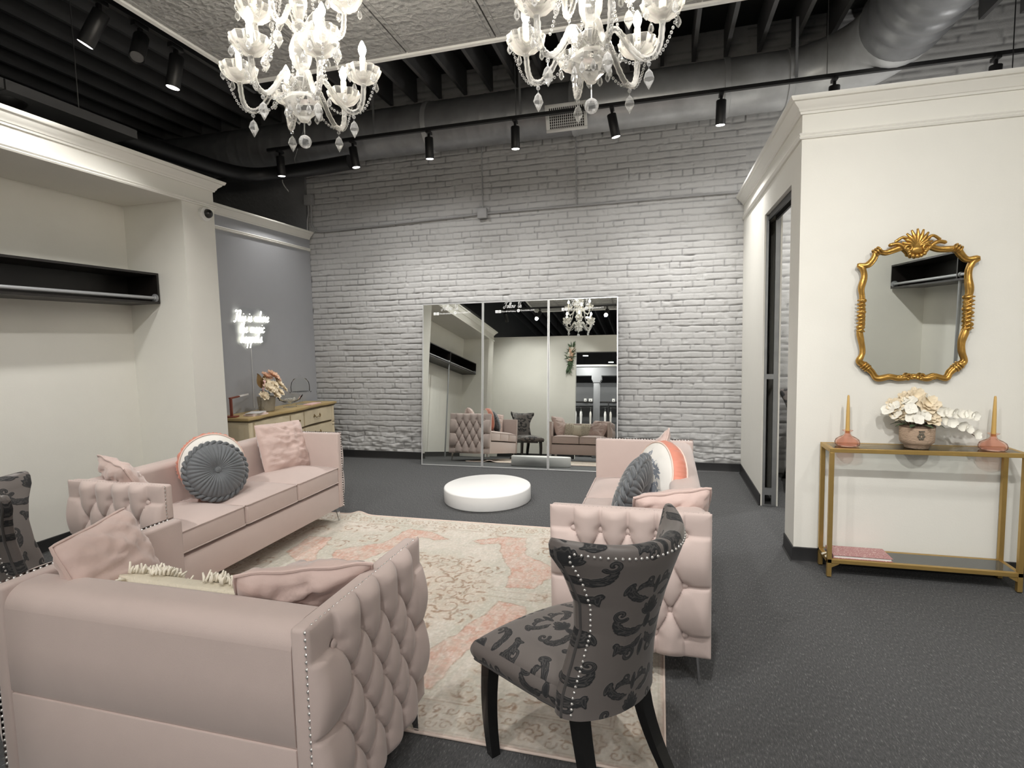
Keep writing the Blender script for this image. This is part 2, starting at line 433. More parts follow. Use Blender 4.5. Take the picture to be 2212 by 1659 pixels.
# right side: fitting room partition with a pocket-door opening
DX, DY0, DY1, DZ, TH = 0.886, 4.27, 5.27, 2.59, 0.145
mb = MB().box(DX, XR, 4.0, 4.12, 0, ZT)
struct('wall_console', mb, M['white_wall'], smooth=0)
mb = MB().box(DX, DX+TH, 4.12, DY0, 0, ZT).box(DX, DX+TH, DY0, YB, DZ, ZT)
mb.box(DX, DX+0.014, DY1, YB, 0, DZ).box(DX+TH-0.014, DX+TH, DY1, YB, 0, DZ)
struct('wall_door', mb, M['white_wall'], smooth=0)
d1 = struct('door_1', MB().box(DX+0.016, DX+0.036, DY1+0.001, DY1+0.04, 0.0, DZ-0.004).box(DX+0.092, DX+TH-0.016, DY1+0.001, DY1+0.04, 0.0, DZ-0.004)
            .box(DX+0.036, DX+0.092, DY1+0.002, DY1+0.03, 0.10, 0.165).box(DX+0.036, DX+0.092, DY1+0.002, DY1+0.03, 1.155, 1.20)
            .box(DX+0.036, DX+0.092, DY1+0.002, DY1+0.03, 0.0, 0.012), M['galv'], smooth=0)
d1['label'] = 'open pocket door frame of bare steel studs in the fitting room wall'
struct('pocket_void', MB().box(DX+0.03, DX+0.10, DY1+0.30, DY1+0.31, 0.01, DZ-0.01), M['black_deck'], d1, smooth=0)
struct('door_track', MB().box(DX+0.030, DX+0.046, DY0+0.01, DY1, DZ-0.05, DZ-0.001).box(DX+0.088, DX+0.104, DY0+0.01, DY1, DZ-0.05, DZ-0.001), M['black_metal'], d1, smooth=0)
struct('wall_right', MB().box(XR, XR+0.12, YF, YB, 0, ZD), M['dark_wall'], smooth=0)
struct('wall_right_alcove', MB().box(RX1, RX1+0.12, -0.6, 4.0, 0, ZT), M['white_wall'], smooth=0)
struct('wall_alcove_frame_right', MB().box(RX0, RX1, 3.84, 4.0, 0, ZT).box(RX0, RX1, 0.30, 0.70, 0, ZT).box(RX0, RX1, 0.70, 3.84, 2.80, ZT), M['white_wall'], smooth=0)
# rear partition with the wide opening the photograph is taken from, and the shop behind it
OX0, OX1, OZ = -2.0, 2.2, 2.64
mb = MB().box(XL, OX0, -0.72, -0.6, 0, ZT).box(OX0, OX1, -0.72, -0.6, OZ, ZT).box(OX1, XR, -0.72, -0.6, 0, ZT)
struct('wall_rear', mb, M['white_wall'], smooth=0)
struct('wall_shop', MB().box(XL, XR, YF-0.12, YF, 0, ZD), M['dark_wall'], smooth=0)

# ceiling deck with its joists
ceil = struct('ceiling', MB().box(XLL-0.12, XR+0.12, YF-0.1, YB+0.15, ZD, ZD+0.08), M['black_deck'], smooth=0)
jm = MB().box(-0.020, 0.020, YF+0.02, YB-0.03, ZJ, ZD-0.002).mesh('joist', M['joist'], 0)
x = -2.27-15*0.328
while x < XR-0.05:
    j = part(jm, 'joist', ceil, T(x, 0, 0)); j['kind'] = 'structure'; x += 0.328

# trims
CROWN = [(0, 2.955), (0.012, 2.955), (0.016, 2.968), (0.022, 2.972), (0.030, 2.990), (0.055, 3.012), (0.060, 3.022), (0.072, 3.026), (0.078, 3.034), (0.082, 3.048), (0.082, ZT+0.002), (0, ZT+0.002)]
RAIL = [(0, 2.800), (0.014, 2.802), (0.020, 2.812), (0.012, 2.820), (0.020, 2.830), (0.016, 2.838), (0, 2.840)]
path_l = [(XL, 0.08), (PX, 0.08), (PX, 4.21), (XL, 4.21), (XL, YB-0.012)]
struct('trim_1', sweep(path_l, CROWN), M['trim'], smooth=30)
struct('trim_2', sweep(path_l, RAIL), M['trim'], smooth=30)
path_r = [(DX, YB-0.012), (DX, 4.0), (RX0, 4.0), (RX0, 0.30)]
# travel with the room on the right-hand side
struct('trim_3', sweep([(x, y) for x, y in path_r][::-1], [(-q, z) for q, z in CROWN]), M['trim'], smooth=30)
struct('trim_4', sweep([(x, y) for x, y in path_r][::-1], [(-q, z) for q, z in RAIL]), M['trim'], smooth=30)
BB = [(0, 0.0), (0.020, 0.0), (0.012, 0.008), (0.009, 0.02), (0.008, 0.098), (0.004, 0.102), (0, 0.102)]
struct('baseboard_back', sweep([(XL+0.01, YB-0.012), (DX, YB-0.012)], [(q+0.004, z) for q, z in BB]), M['black_base'], smooth=30)
struct('baseboard_left', sweep([(XL, 0.46), (XL, 3.86), (PX, 3.86), (PX, 4.21), (XL, 4.21), (XL, YB-0.02)], BB), M['black_base'], smooth=30)
struct('baseboard_right', sweep([(RX0, 4.0), (DX, 4.0), (DX, DY0)], [(-q, z) for q, z in BB]), M['black_base'], smooth=30)
struct('baseboard_door', sweep([(DX, DY1), (DX, YB-0.03)], [(-q, z) for q, z in BB]), M['black_base'], smooth=30)
struct('baseboard_rear', sweep([(OX0, -0.6), (XL+0.62, -0.6)], [(q, z) for q, z in BB]), M['black_base'], smooth=30)
# ================================================================ OVERHEAD: tin ceiling raft, ducts, tracks
def tin_panels():
    m = bpy.data.materials.new('pressed_tin_tiles'); m.use_nodes = True
    nt = m.node_tree; b = nt.nodes['Principled BSDF']; b.inputs['Base Color'].default_value = (0.33, 0.33, 0.325, 1); b.inputs['Roughness'].default_value = 0.4
    tc = nt.nodes.new('ShaderNodeTexCoord')
    v = nt.nodes.new('ShaderNodeTexVoronoi'); v.inputs['Scale'].default_value = 26
    n = nt.nodes.new('ShaderNodeTexNoise'); n.inputs['Scale'].default_value = 45; n.inputs['Detail'].default_value = 4
    ad = nt.nodes.new('ShaderNodeMath'); ad.operation = 'ADD'
    nt.links.new(tc.outputs['Object'], v.inputs['Vector']); nt.links.new(tc.outputs['Object'], n.inputs['Vector'])
    nt.links.new(v.outputs['Distance'], ad.inputs[0]); nt.links.new(n.outputs['Fac'], ad.inputs[1])
    bp = nt.nodes.new('ShaderNodeBump'); bp.inputs['Strength'].default_value = 0.9; bp.inputs['Distance'].default_value = 0.015
    nt.links.new(ad.outputs[0], bp.inputs['Height']); nt.links.new(bp.outputs[0], b.inputs['Normal'])
    return m
TZ = 3.44; TX0, TX1, TY0, TY1 = -2.81, 1.45, 0.4, 3.43
raft = thing('ceiling_raft', 'suspended raft of pale grey pressed tin tiles above the two chandeliers', 'ceiling panel', (TX0, TY0, TZ))
tm = tin_panels(); t0 = None
tb = MB()
mb = MB().box(0.006, 0.604, 0.004, 0.604, -0.002, 0.012)
mb.box(0.03, 0.58, 0.03, 0.04, -0.007, -0.002).box(0.03, 0.58, 0.565, 0.575, -0.007, -0.002).box(0.03, 0.04, 0.04, 0.565, -0.007, -0.002).box(0.57, 0.58, 0.04, 0.565, -0.007, -0.002)
for k in (0.2, 0.4): mb.box(0.045, 0.565, k, k+0.012, -0.006, -0.002)
tile_me = mb.mesh('tin_tile', tm, 0)
for i in range(7):
    for j in range(5):
        part(tile_me, 'tin_tile', raft, T(i*0.608, j*0.606, 0))
MB().box(-0.03, 0.0, -0.03, TY1-TY0+0.03, -0.015, 0.05).box(TX1-TX0, TX1-TX0+0.03, -0.03, TY1-TY0+0.03, -0.015, 0.05).box(0, TX1-TX0, TY1-TY0, TY1-TY0+0.03, -0.015, 0.05).box(0, TX1-TX0, -0.03, 0, -0.015, 0.05).build('edge_trim', M['offwhite'], raft, 0)
MB().box(0, TX1-TX0, 0, TY1-TY0, 0.014, 0.05).build('backing', M['black_deck'], raft, 0)
for px, py in ((1.0, 0.8), (3.2, 0.8), (1.0, 2.0), (3.2, 2.0)):
    MB().tube([(px, py, 0.05), (px, py, ZJ-TZ)], 0.004, 6).build('suspension_rod', M['wire'], raft)

def spiral(L, R, pitch=0.16, ridge=0.005, n=40, nl=None):
    """helically ridged pipe along +x"""
    nl = nl or int(L/0.018)
    a, x = np.meshgrid(np.linspace(0, 2*PI, n+1), np.linspace(0, L, nl), indexing='ij')
    q = (x/pitch + a/(2*PI)) % 1.0
    r = R + ridge*np.exp(-((q-0.5)/0.07)**2)
    return MB().grid(x, r*np.cos(a), r*np.sin(a))
duct = thing('spiral_duct', 'galvanised round duct running along the top of the brick wall into an elbow', 'air duct', (-4.5, 6.19, 4.07))
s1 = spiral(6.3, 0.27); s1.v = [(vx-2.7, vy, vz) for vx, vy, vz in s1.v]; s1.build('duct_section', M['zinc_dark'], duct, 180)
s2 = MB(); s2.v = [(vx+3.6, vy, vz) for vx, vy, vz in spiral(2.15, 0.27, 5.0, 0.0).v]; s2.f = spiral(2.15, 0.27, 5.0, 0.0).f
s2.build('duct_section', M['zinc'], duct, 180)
for xx in (1.9, 3.6, 5.15, 5.73):
    MB().lathe([(0.272, -0.03), (0.281, -0.025), (0.281, 0.025), (0.272, 0.03)], 40, T(xx, 0, 0) @ Ry(PI/2)).build('collar', M['zinc'], duct)
# elbow (gored) turning towards the camera, then the big flexible branch
cl = []; R1 = 0.70
for k in range(9):
    a = PI/2*k/8
    cl.append((5.75+R1*math.sin(a), -R1*(1-math.cos(a)), 0.06*(k/8)))
mb = MB().tube(cl, [0.27+0.05*k/8 for k in range(9)], 32, caps=False)
mb.build('elbow', M['zinc'], duct, 25)
e = cl[-1]
cl2 = [(e[0]+0.02*k, e[1]-0.16*k, e[2]+0.035*k) for k in range(22)]
nb = 22*8
path = [(e[0]+0.004*k/8, e[1]-0.16*k/8, e[2]+0.002*k/8) for k in range(nb)]
MB().tube(path, [0.315+0.012*abs(math.sin(PI*k/9.0))+0.006*math.sin(k*0.6) for k in range(nb)], 36, caps=False).build('flexible_branch', mat('dull_flexible_duct', (0.20, 0.205, 0.215), 0.4, 0.4, var=0.35, vscale=5, bump=0.2, bscale=20), duct, 180)
for xx in (1.30, 3.05, 5.75):
    MB().box(xx-0.012, xx+0.012, -0.285, -0.279, -0.1, ZJ-4.07).build('hanger_strap', M['zinc_dark'], duct, 0)
# white register on the face of the duct
reg = MB().box(-0.22, 0.22, -0.02, 0, -0.135, -0.105, 0.004).box(-0.22, 0.22, -0.02, 0, 0.105, 0.135, 0.004).box(-0.22, -0.185, -0.02, 0, -0.105, 0.105, 0.004).box(0.185, 0.22, -0.02, 0, -0.105, 0.105, 0.004)
rm = T(-0.95+4.5, -0.285, -0.19) @ Rx(0.32)
ro = reg.build('air_register', M['offwhite'], duct); ro.matrix_local = rm; ro['label'] = 'white rectangular air register'
mb = MB()
for k in range(17): mb.box(-0.185+0.0218*k, -0.178+0.0218*k, -0.012, -0.004, -0.105, 0.105)
for k in range(9): mb.box(-0.185, 0.185, -0.004, 0.0, -0.105+0.0255*k, -0.100+0.0255*k)
mb.build('register_grille', M['offwhite'], ro, 0)
MB().box(-0.19, 0.19, 0.002, 0.20, -0.11, 0.11).build('register_box', M['black_deck'], ro, 0)

# black duct line and hanging panel over the left alcove
tag(MB().tube(catmull([(-4.85, 3.0, 3.52), (-4.85, 4.2, 3.53), (-4.85, 5.3, 3.57), (-4.80, 5.75, 3.62), (-4.55, 5.92, 3.66), (-4.0, 5.95, 3.68), (-3.55, 5.95, 3.70)], 6), 0.085, 24).build('black_duct', M['black_metal'], None), 'black painted duct bending behind the white alcove crown', 'air duct')
pan = thing('ceiling_baffle', 'flat black baffle hung above the left alcove cornice', 'ceiling panel', (-4.2, 3.73, 3.29))
for k in range(4): MB().box(-1.2, 0, -0.96*(k+1)+0.006, -0.96*k-0.006, 0, 0.07).build('panel_section', M['joist'], pan, 0)
for py in (-0.4, -2.4): MB().tube([(-0.1, py, 0.07), (-0.1, py, ZJ-3.29)], 0.004, 6).build('suspension_rod', M['wire'], pan)
spk = thing('ceiling_speaker', 'round black speaker on the underside of the hanging black baffle', 'speaker', (-4.387, 2.897, 3.29))
MB().lathe([(0.0, -0.05), (0.07, -0.045), (0.10, -0.02), (0.11, -0.001)], 28).build('speaker_body', M['black_lacquer'], spk)

# track lighting -------------------------------------------------
body_me = MB().lathe([(0.0, -0.155), (0.036, -0.155), (0.043, -0.168), (0.045, -0.165), (0.045, 0.045), (0.042, 0.05), (0.0, 0.05)], 24).mesh('lamp_body', M['black_metal'])
lens_me = MB().lathe([(0.0, -0.1675), (0.039, -0.1675), (0.039, -0.156)], 24).mesh('lamp_lens', M['spot_lens'])
lens_off = MB().lathe([(0.0, -0.1575), (0.037, -0.1575), (0.037, -0.156)], 24).mesh('lamp_lens_unlit', M['joist'])
neck_me = MB().box(-0.02, 0.02, -0.05, 0.05, -0.03, 0, 0.003).box(-0.012, 0.012, -0.012, 0.012, -0.10, -0.028, 0.003).mesh('lamp_neck', M['black_metal'])
def track(name, label, p0, p1, wires, z):
    t = thing(name, label, 'track', (p0[0], p0[1], z))
    dx, dy = p1[0]-p0[0], p1[1]-p0[1]; L = math.hypot(dx, dy); a = math.atan2(dy, dx)
    o = MB().box(0, L, -0.018, 0.018, 0, 0.035, 0.003).build('rail', M['black_metal'], t, 0); o.matrix_local = Rz(a)
    for q in wires:
        MB().tube([(q, 0, 0.034), (q, 0, ZJ-z)], 0.0035, 5).build('suspension_wire', M['wire'], t).matrix_local = Rz(a)
    return t
HEADS = 'black cylinder spotlights on the ceiling tracks'
def head(x, y, z, aim, label, power, angle=75, lit=True, group=HEADS, radius=0.045, spill=0.0):
    h = thing('track_spotlight', label, 'spotlight', (x, y, z), 0, group)
    d = Vector(aim)-Vector((x, y, z-0.16)); d.normalize()
    q = T(0, 0, -0.10) @ d.to_track_quat('-Z', 'Y').to_matrix().to_4x4()
    part(neck_me, 'lamp_neck', h)
    side = q @ T(0.0, 0, -0.02)
    part(body_me, 'lamp_body', h, side); part(lens_me if lit else lens_off, 'lamp_lens', h, side)
    if lit and power > 0:
        l = bpy.data.lights.new('spot_beam', 'SPOT'); l.energy = power; l.spot_size = math.radians(angle); l.spot_blend = 1.0
        l.color = NEUT; l.shadow_soft_size = radius
        o = bpy.data.objects.new('spot_beam', l); COL.objects.link(o); o.parent = h; o.matrix_local = side @ T(0, 0, -0.19)
        if spill:      # wide soft spill of the same lamp
            l2 = l.copy(); l2.energy = power*spill; l2.spot_size = math.radians(168); l2.spot_blend = 1.0
            o = bpy.data.objects.new('spot_spill', l2); COL.objects.link(o); o.parent = h; o.matrix_local = side @ T(0, 0, -0.19)
    return h
TRZ = 3.80
track('light_track', 'long black track rail in front of the duct along the brick wall', (-4.42, 5.6), (4.0, 5.6), (0.45, 3.0, 5.85, 7.6), TRZ)
names = ['first', 'second', 'third', 'fourth', 'fifth', 'sixth', 'seventh', 'eighth']
for k, x in enumerate((-4.25, -3.30, -2.385, -1.43, -0.45, 0.552, 1.491, 2.683)):
    tx = (x+0.25) if k in (1, 4) else x-0.05
    head(x, 5.6, TRZ, (tx, 5.78, 1.4) if k != 4 else (x+0.40, 5.8, 1.6), '%s black spotlight from the left on the track along the brick wall' % names[k], P_WASH*(0.3 if k == 0 else 1) if k < 7 else 30, 100, radius=0.035, spill=0.27)
track('light_track', 'black track rail running above the left alcove', (-3.24, 0.6), (-3.24, 4.0), (0.3, 1.6), 3.64)
head(-3.24, 2.68, 3.64, (-4.45, 2.2, 1.2), 'lit black spotlight nearest the camera on the track over the alcove', 42, 115, radius=0.034)
head(-3.24, 3.22, 3.64, (-3.75, 3.0, 0.6), 'second lit black spotlight on the track over the alcove', 70, 110, radius=0.034)
head(-3.24, 2.95, 3.64, (-2.4, 1.6, 1.0), 'unlit black spotlight between the two lit ones over the alcove', 0, lit=False)
# room tracks behind the tin raft, near the rear partition (seen in the mirrors only)
track('light_track', 'black track rail under the tin raft, facing the white rear partition', (-3.7, 0.95), (1.3, 0.95), (0.5, 4.6), 3.36)
for x, aim, p in ((-3.4, (-3.3, -0.6, 1.6), 0.5), (-2.6, (-3.4, 3.2, 0.3), 0.9), (-2.0, (-2.4, -0.6, 1.6), 0.5), (-1.1, (-1.4, 4.4, 0.2), 1.0), (0.0, (0.1, 4.6, 0.0), 1.0), (1.0, (1.5, 4.0, 1.3), 1.0)):
    head(x, 0.95, 3.36, aim, 'black spotlight hanging under the tin raft behind the chandeliers', P_ROOM*p, 95, group='spotlights under the tin raft', radius=0.034)
track('light_track', 'added black track rail over the shop opening behind the loveseat', (-2.6, -0.35), (2.0, -0.35), (0.6, 4.0), 3.70)
for x, aim, p in ((-1.7, (-1.6, 0.9, 0.3), 0.62), (-0.3, (-0.9, 1.3, 0.3), 0.5), (1.1, (1.2, 1.9, 0.0), 0.55)):  # added heads, brighten the loveseat back and the near floor
    head(x, -0.35, 3.70, aim, 'added black fill spotlight above the shop opening aimed at the loveseat and floor', P_ROOM*p, 100, group='added fill spotlights above the shop opening', radius=0.034)
track('light_track', 'short black track rail in front of the console wall', (0.9, 1.75), (2.9, 1.75), (0.3, 1.7), 3.7)
for x in (1.2, 2.2):
    head(x, 1.75, 3.7, (1.6, 4.0, 1.0) if x > 2 else (2.85, 1.7, 1.1), 'black spotlight aimed at the console wall from above', P_ROOM*(0.33 if x > 2 else 1.25), 110, group='spotlights facing the console wall', radius=0.034)

# conduit along the brick
con = thing('electrical_conduit', 'painted conduit with square boxes crossing the brick wall above the mirror', 'conduit', (0, YB-0.028, 0))
pth = [(-4.50, 0, 3.40), (-4.50, 0, 3.14), (-4.46, 0, 3.07), (-4.38, 0, 3.045)] + [(-4.3+0.1*k, -0.004, 3.045+0.0022*k) for k in range(1, 21)] + [(-2.10, 0, 3.10)]
MB().tube(pth, 0.011, 8).build('conduit_run', M['conduit'], con)
MB().tube([(-2.06, 0, 3.10), (0.87, 0, 3.10)], 0.011, 8).build('conduit_run', M['conduit'], con)
MB().tube([(-2.09, 0.002, 3.14), (-2.09, 0.002, 4.0)], 0.008, 6).build('conduit_drop', M['conduit'], con)
MB().tube([(-0.94, 0.002, 3.11), (-0.94, 0.002, 3.95)], 0.008, 6).build('conduit_drop', M['conduit'], con)
MB().tube([(-4.54, 0, 3.40), (-4.54, 0, 3.30), (-4.56, -0.01, 3.2), (-4.56, -0.02, 3.06)], 0.011, 8).build('conduit_drop', M['conduit'], con)
MB().box(-2.15, -2.03, -0.05, 0.015, 3.04, 3.16, 0.006).build('junction_box', M['conduit'], con)
MB().box(-4.565, -4.45, -0.06, 0.015, 3.40, 3.53, 0.006).build('junction_box', M['conduit'], con)
pts = catmull([(-4.28, 5.9, 3.80), (-4.30, 5.92, 3.68), (-4.45, 5.92, 3.62), (-4.50, 5.95, 3.55), (-4.46, 6.0, 3.45)], 8)
tag(MB().tube([(-4.1, 5.9, 4.2)]+pts, 0.008, 6).build('loose_cable', M['wire']), 'thin grey cable drooping beside the left end of the brick wall track', 'cable')
# ================================================================ SOFAS
SH, SB, SD = 0.785, 0.135, 0.71       # top, underside, depth
ARM, PAD = 0.056, 0.045
_cache = {}
def tuft_mesh():
    """deep-buttoned end panel: local x along the sofa depth, local z up, bulging towards +y"""
    if 'tuft' in _cache: return _cache['tuft']
    W_, H_ = SD+0.004, SH-SB+0.008
    sx, sz = 0.122, 0.113
    nx, nz = 134, 124
    X, Z = np.meshgrid(np.linspace(-W_/2, W_/2, nx), np.linspace(-H_/2, H_/2, nz), indexing='ij')
    zc = np.clip(Z, -2*sz, 2*sz); xc = np.clip(X, -2*sx, 2*sx)
    # rows j = -2..2 ; even rows carry 5 buttons, odd rows 4
    A = xc/sx - zc/(2*sz); B = xc/sx + zc/(2*sz)
    sa = np.abs(np.sin(PI*A)); sb = np.abs(np.sin(PI*B))
    pad = (np.clip(sa*sb, 0, 1))**0.48
    crease = np.minimum(sa, sb); crease = np.clip(crease/0.16, 0, 1)
    but = []
    for j in range(-2, 3):
        if j % 2 == 0: but += [(i*sx, j*sz) for i in range(-2, 3)]
        else: but += [((i+0.5)*sx, j*sz) for i in range(-2, 2)]
    pit = np.zeros_like(X)
    for bx, bz in but:
        pit = np.maximum(pit, np.exp(-((X-bx)**2+(Z-bz)**2)/(0.020**2)))
    ed = np.minimum(W_/2-np.abs(X), H_/2-np.abs(Z))
    edge = np.sqrt(np.clip(1-(1-np.clip(ed/0.045, 0, 1))**2, 0, 1))
    h = 0.012 + 0.027*pad + 0.012*crease - 0.018*pit
    Y = h*(0.15+0.85*edge)*edge**0.15 + PAD*0.0
    Y = np.where(ed <= 1e-6, 0.0, Y)
    mb = MB().grid(X, Y, Z, flip=True)
    # closing rim to the board
    me = mb.mesh('tufted_panel', M['velvet'], 180)
    bl = [(bx, float(np.interp(0, [0], [0.010])), bz) for bx, bz in but]
    bm_ = MB().lathe([(0.015, -0.003), (0.0145, 0.001), (0.011, 0.004), (0.0, 0.006)], 16, Rx(-PI/2)).mesh('button', M['velvet'])
    _cache['tuft'] = (me, bm_, bl); return _cache['tuft']
def nail_mesh():
    if 'nail' in _cache: return _cache['nail']
    mbs = {'l': MB(), 'r': MB(), 't': MB()}; step = 0.0205; hw = SD/2-0.012; z0 = -(SH-SB)/2+0.01; z1 = (SH-SB)/2-0.008
    pts = []
    n = int((z1-z0)/step)
    for k in range(n+1):
        z = z0+(z1-z0)*k/n; pts += [(-hw, z, 'v'), (hw, z, 'v')]
    n = int(2*hw/step)
    for k in range(1, n): pts.append((-hw+2*hw*k/n, z1+0.004, 'h'))
    for x, z, kind in pts:
        if kind == 'v':
            mbs['r' if x > 0 else 'l'].ball((x + (0.0095 if x > 0 else -0.0095), 0.0, z), 0.0062, 8, 5)
        else:
            mbs['t'].ball((x, 0.0, z+0.0015), 0.0062, 8, 5)
    _cache['nail'] = [q.mesh('nailhead_trim', M['nail'], 180) for q in mbs.values()]; return _cache['nail']
def cushion(name, x0, x1, y0, y1, z0, z1, parent, crown=0.040, piping=True):
    nx, ny = 20, 20
    xs = np.linspace(-1, 1, nx); ys = np.linspace(-1, 1, ny)
    U, V = np.meshgrid(xs, ys, indexing='ij')
    cx, cy, hx, hy = (x0+x1)/2, (y0+y1)/2, (x1-x0)/2, (y1-y0)/2
    rr = 0.03
    def sq(u, h): return np.sign(u)*(h-rr*(1-np.sqrt(np.clip(1-(np.clip(np.abs(u)-0.9, 0, 1)/0.1)**2, 0, 1)))*0.0)
    top = z1 - 0.012 + crown*(1-U**4)*(1-V**4)
    mb = MB()
    b = MB().box(x0, x1, y0, y1, z0, z1-0.010, 0.022, 3)
    mb.v, mb.f = b.v, b.f
    mb.grid(cx+U*(hx-0.006), cy+V*(hy-0.006), top)
    o = mb.build(name, M['velvet'], parent, 50)
    if piping:
        z = z1-0.012
        r = 0.02
        def loop(z):
            pts = []
            for sx, sy in ((1, 1), (-1, 1), (-1, -1), (1, -1)):
                ccx, ccy = cx+sx*(hx-r), cy+sy*(hy-r)
                a0 = {(1, 1): 0, (-1, 1): PI/2, (-1, -1): PI, (1, -1): 1.5*PI}[(sx, sy)]
                for k in range(5):
                    a = a0+PI/2*k/4; pts.append((ccx+r*math.cos(a), ccy+r*math.sin(a), z))
            return pts
        p = MB().tube(loop(z), 0.0048, 6, closed=True).tube(loop(z0+0.012), 0.0048, 6, closed=True)
        p.build('piping', M['velvet'], o)
    return o
def sofa(name, label, L, ncush, loc, rotz):
    s = thing(name, label, 'sofa', loc, rotz, None)
    hl, hd = L/2, SD/2; xi = hl-ARM-PAD
    tm, bm_, bl = tuft_mesh()
    # frame under the seat
    MB().box(-xi, xi, -hd+0.008, hd-0.03, SB, 0.335, 0.012).build('base', M['velvet'], s)
    # back: upright slab with a soft rolled top, seam low on its outside
    prof = [(hd-0.010, 0.427), (hd-0.003, 0.436), (hd-0.002, 0.60), (hd-0.006, SH-0.07)]
    for k in range(9):
        a = PI/2*k/8; prof.append((hd-0.075+0.069*math.cos(a)*1.0, SH-0.075+0.069*math.sin(a)))
    for k in range(7):
        a = PI/2*k/6; prof.append((hd-0.125-0.040*math.sin(a), SH-0.045+0.039*math.cos(a)))
    prof += [(hd-0.165, 0.34), (hd-0.012, 0.34)]
    n = 24; mb = MB(); vs = []; fs = []; k = len(prof)
    for i in range(n+1):
        x = -xi+2*xi*i/n
        vs += [(x, y + (0.010*math.cos(PI*(x/xi)/2) if y < hd-0.1 and z > 0.4 else 0)*-1, z) for y, z in prof]
    for i in range(n):
        for j in range(k):
            j2 = (j+1) % k; fs.append((i*k+j, i*k+j2, (i+1)*k+j2, (i+1)*k+j))
    fs.append(tuple(range(k))); fs.append(tuple(reversed([n*k+j for j in range(k)])))
    mb.add(vs, fs).build('backrest', M['velvet'], s, 40)
    MB().box(-xi, xi, hd-0.028, hd-0.003, SB, 0.424, 0.004).build('back_lower_panel', M['velvet'], s)
    # seat cushions
    cw = 2*xi/ncush
    for i in range(ncush):
        cushion('seat_cushion', -xi+i*cw+0.004, -xi+(i+1)*cw-0.004, -hd+0.002, hd-0.17, 0.35, 0.50, s)
    # arms, tufted ends, nailheads, legs
    for sg in (-1, 1):
        a0, a1 = sorted((sg*xi, sg*(xi+ARM)))
        MB().box(a0, a1, -hd, hd, SB, SH, 0.014, 3).build('arm', M['velvet'], s)
        mt = T(sg*(xi+ARM), 0, (SH+SB)/2) @ Rz(-PI/2 if sg > 0 else PI/2)
        p = part(tm, 'tufted_panel', s, mt)
        for c in bl: part(bm_, 'button', p, T(*c))
        for nm_ in nail_mesh(): part(nm_, 'nailhead_trim', s, T(sg*(xi+ARM-0.004), 0, (SH+SB)/2) @ Rz(-PI/2 if sg > 0 else PI/2))
        for sy in (-1, 1):
            x, y = sg*(hl-0.075), sy*(hd-0.055)
            lb = MB().add([(x-0.028, y-0.005, SB+0.002), (x+0.028, y-0.005, SB+0.002), (x+0.028, y+0.005, SB+0.002), (x-0.028, y+0.005, SB+0.002),
                           (x-0.008+sg*0.018, y-0.005+sy*0.01, 0.001), (x+0.008+sg*0.018, y-0.005+sy*0.01, 0.001), (x+0.008+sg*0.018, y+0.005+sy*0.01, 0.001), (x-0.008+sg*0.018, y+0.005+sy*0.01, 0.001)],
                          [(0, 3, 2, 1), (4, 5, 6, 7), (0, 1, 5, 4), (1, 2, 6, 5), (2, 3, 7, 6), (3, 0, 4, 7)])
            lb.build('leg', M['chrome'], s, 0)
    return s
sofa('sofa', 'long blush velvet sofa along the left alcove wall with three seat cushions', 1.845, 3, (-3.025, 3.245, 0), PI/2)
sofa('loveseat', 'blush velvet loveseat seen from behind in the near left corner', 1.30, 2, (-1.53, 1.572, 0), PI)
sofa('sofa', 'blush velvet sofa on the right seen end-on behind the damask chair', 1.835, 3, (-0.127, 3.315, 0), -PI/2-0.012)

# ---------------------------------------------------------------- pillows
def square_pillow(name, label, size, T_, mtx, seed, piping=True, m=None, wr=0.010, group=None, sag=0.0):
    m = m or M['velvet_pillow']
    t = thing(name, label, 'cushion', (0, 0, 0), 0, group); t.matrix_world = mtx
    n = 34; g = np.linspace(-1, 1, n); U, V = np.meshgrid(g, g, indexing='ij')
    a = size/2
    X = a*U*(1-0.06*(1-V**2))*(1-0.05*(U*V)**4); Y = a*V*(1-0.06*(1-U**2))*(1-0.05*(U*V)**4)
    prof = 1.08*np.clip((1-U**2)*(1-V**2), 0, 1)**0.43
    mb = MB(); edge = np.clip(np.minimum(1-np.abs(U), 1-np.abs(V))/0.15, 0, 1)
    for sg in (1, -1):
        wv = (vnoise(U*3+seed, V*9+seed*2+3*U, seed)-0.5)*2*wr + (vnoise(U*7+seed+2*V, V*15, seed+5)-0.5)*1.2*wr
        Z = sg*(T_*prof*(1+sag*(-V)) + wv*edge)
        mb.grid(X, Y, Z, flip=(sg < 0))
    mb.build('cover', m, t, 180)
    if piping:
        q = list(np.linspace(-1, 1, 16)); L = [(u, -1) for u in q] + [(1, v) for v in q[1:]] + [(u, 1) for u in q[::-1][1:]] + [(-1, v) for v in q[::-1][1:-1]]
        pts = [(a*u*(1-0.06*(1-v*v))*(1-0.05*(u*v)**4)*1.008, a*v*(1-0.06*(1-u*u))*(1-0.05*(u*v)**4)*1.008, 0.003*math.sin(9*u+5*v+seed)) for u, v in L]
        MB().tube(pts, 0.0062, 6, closed=True).build('piping', m, t)
    return t
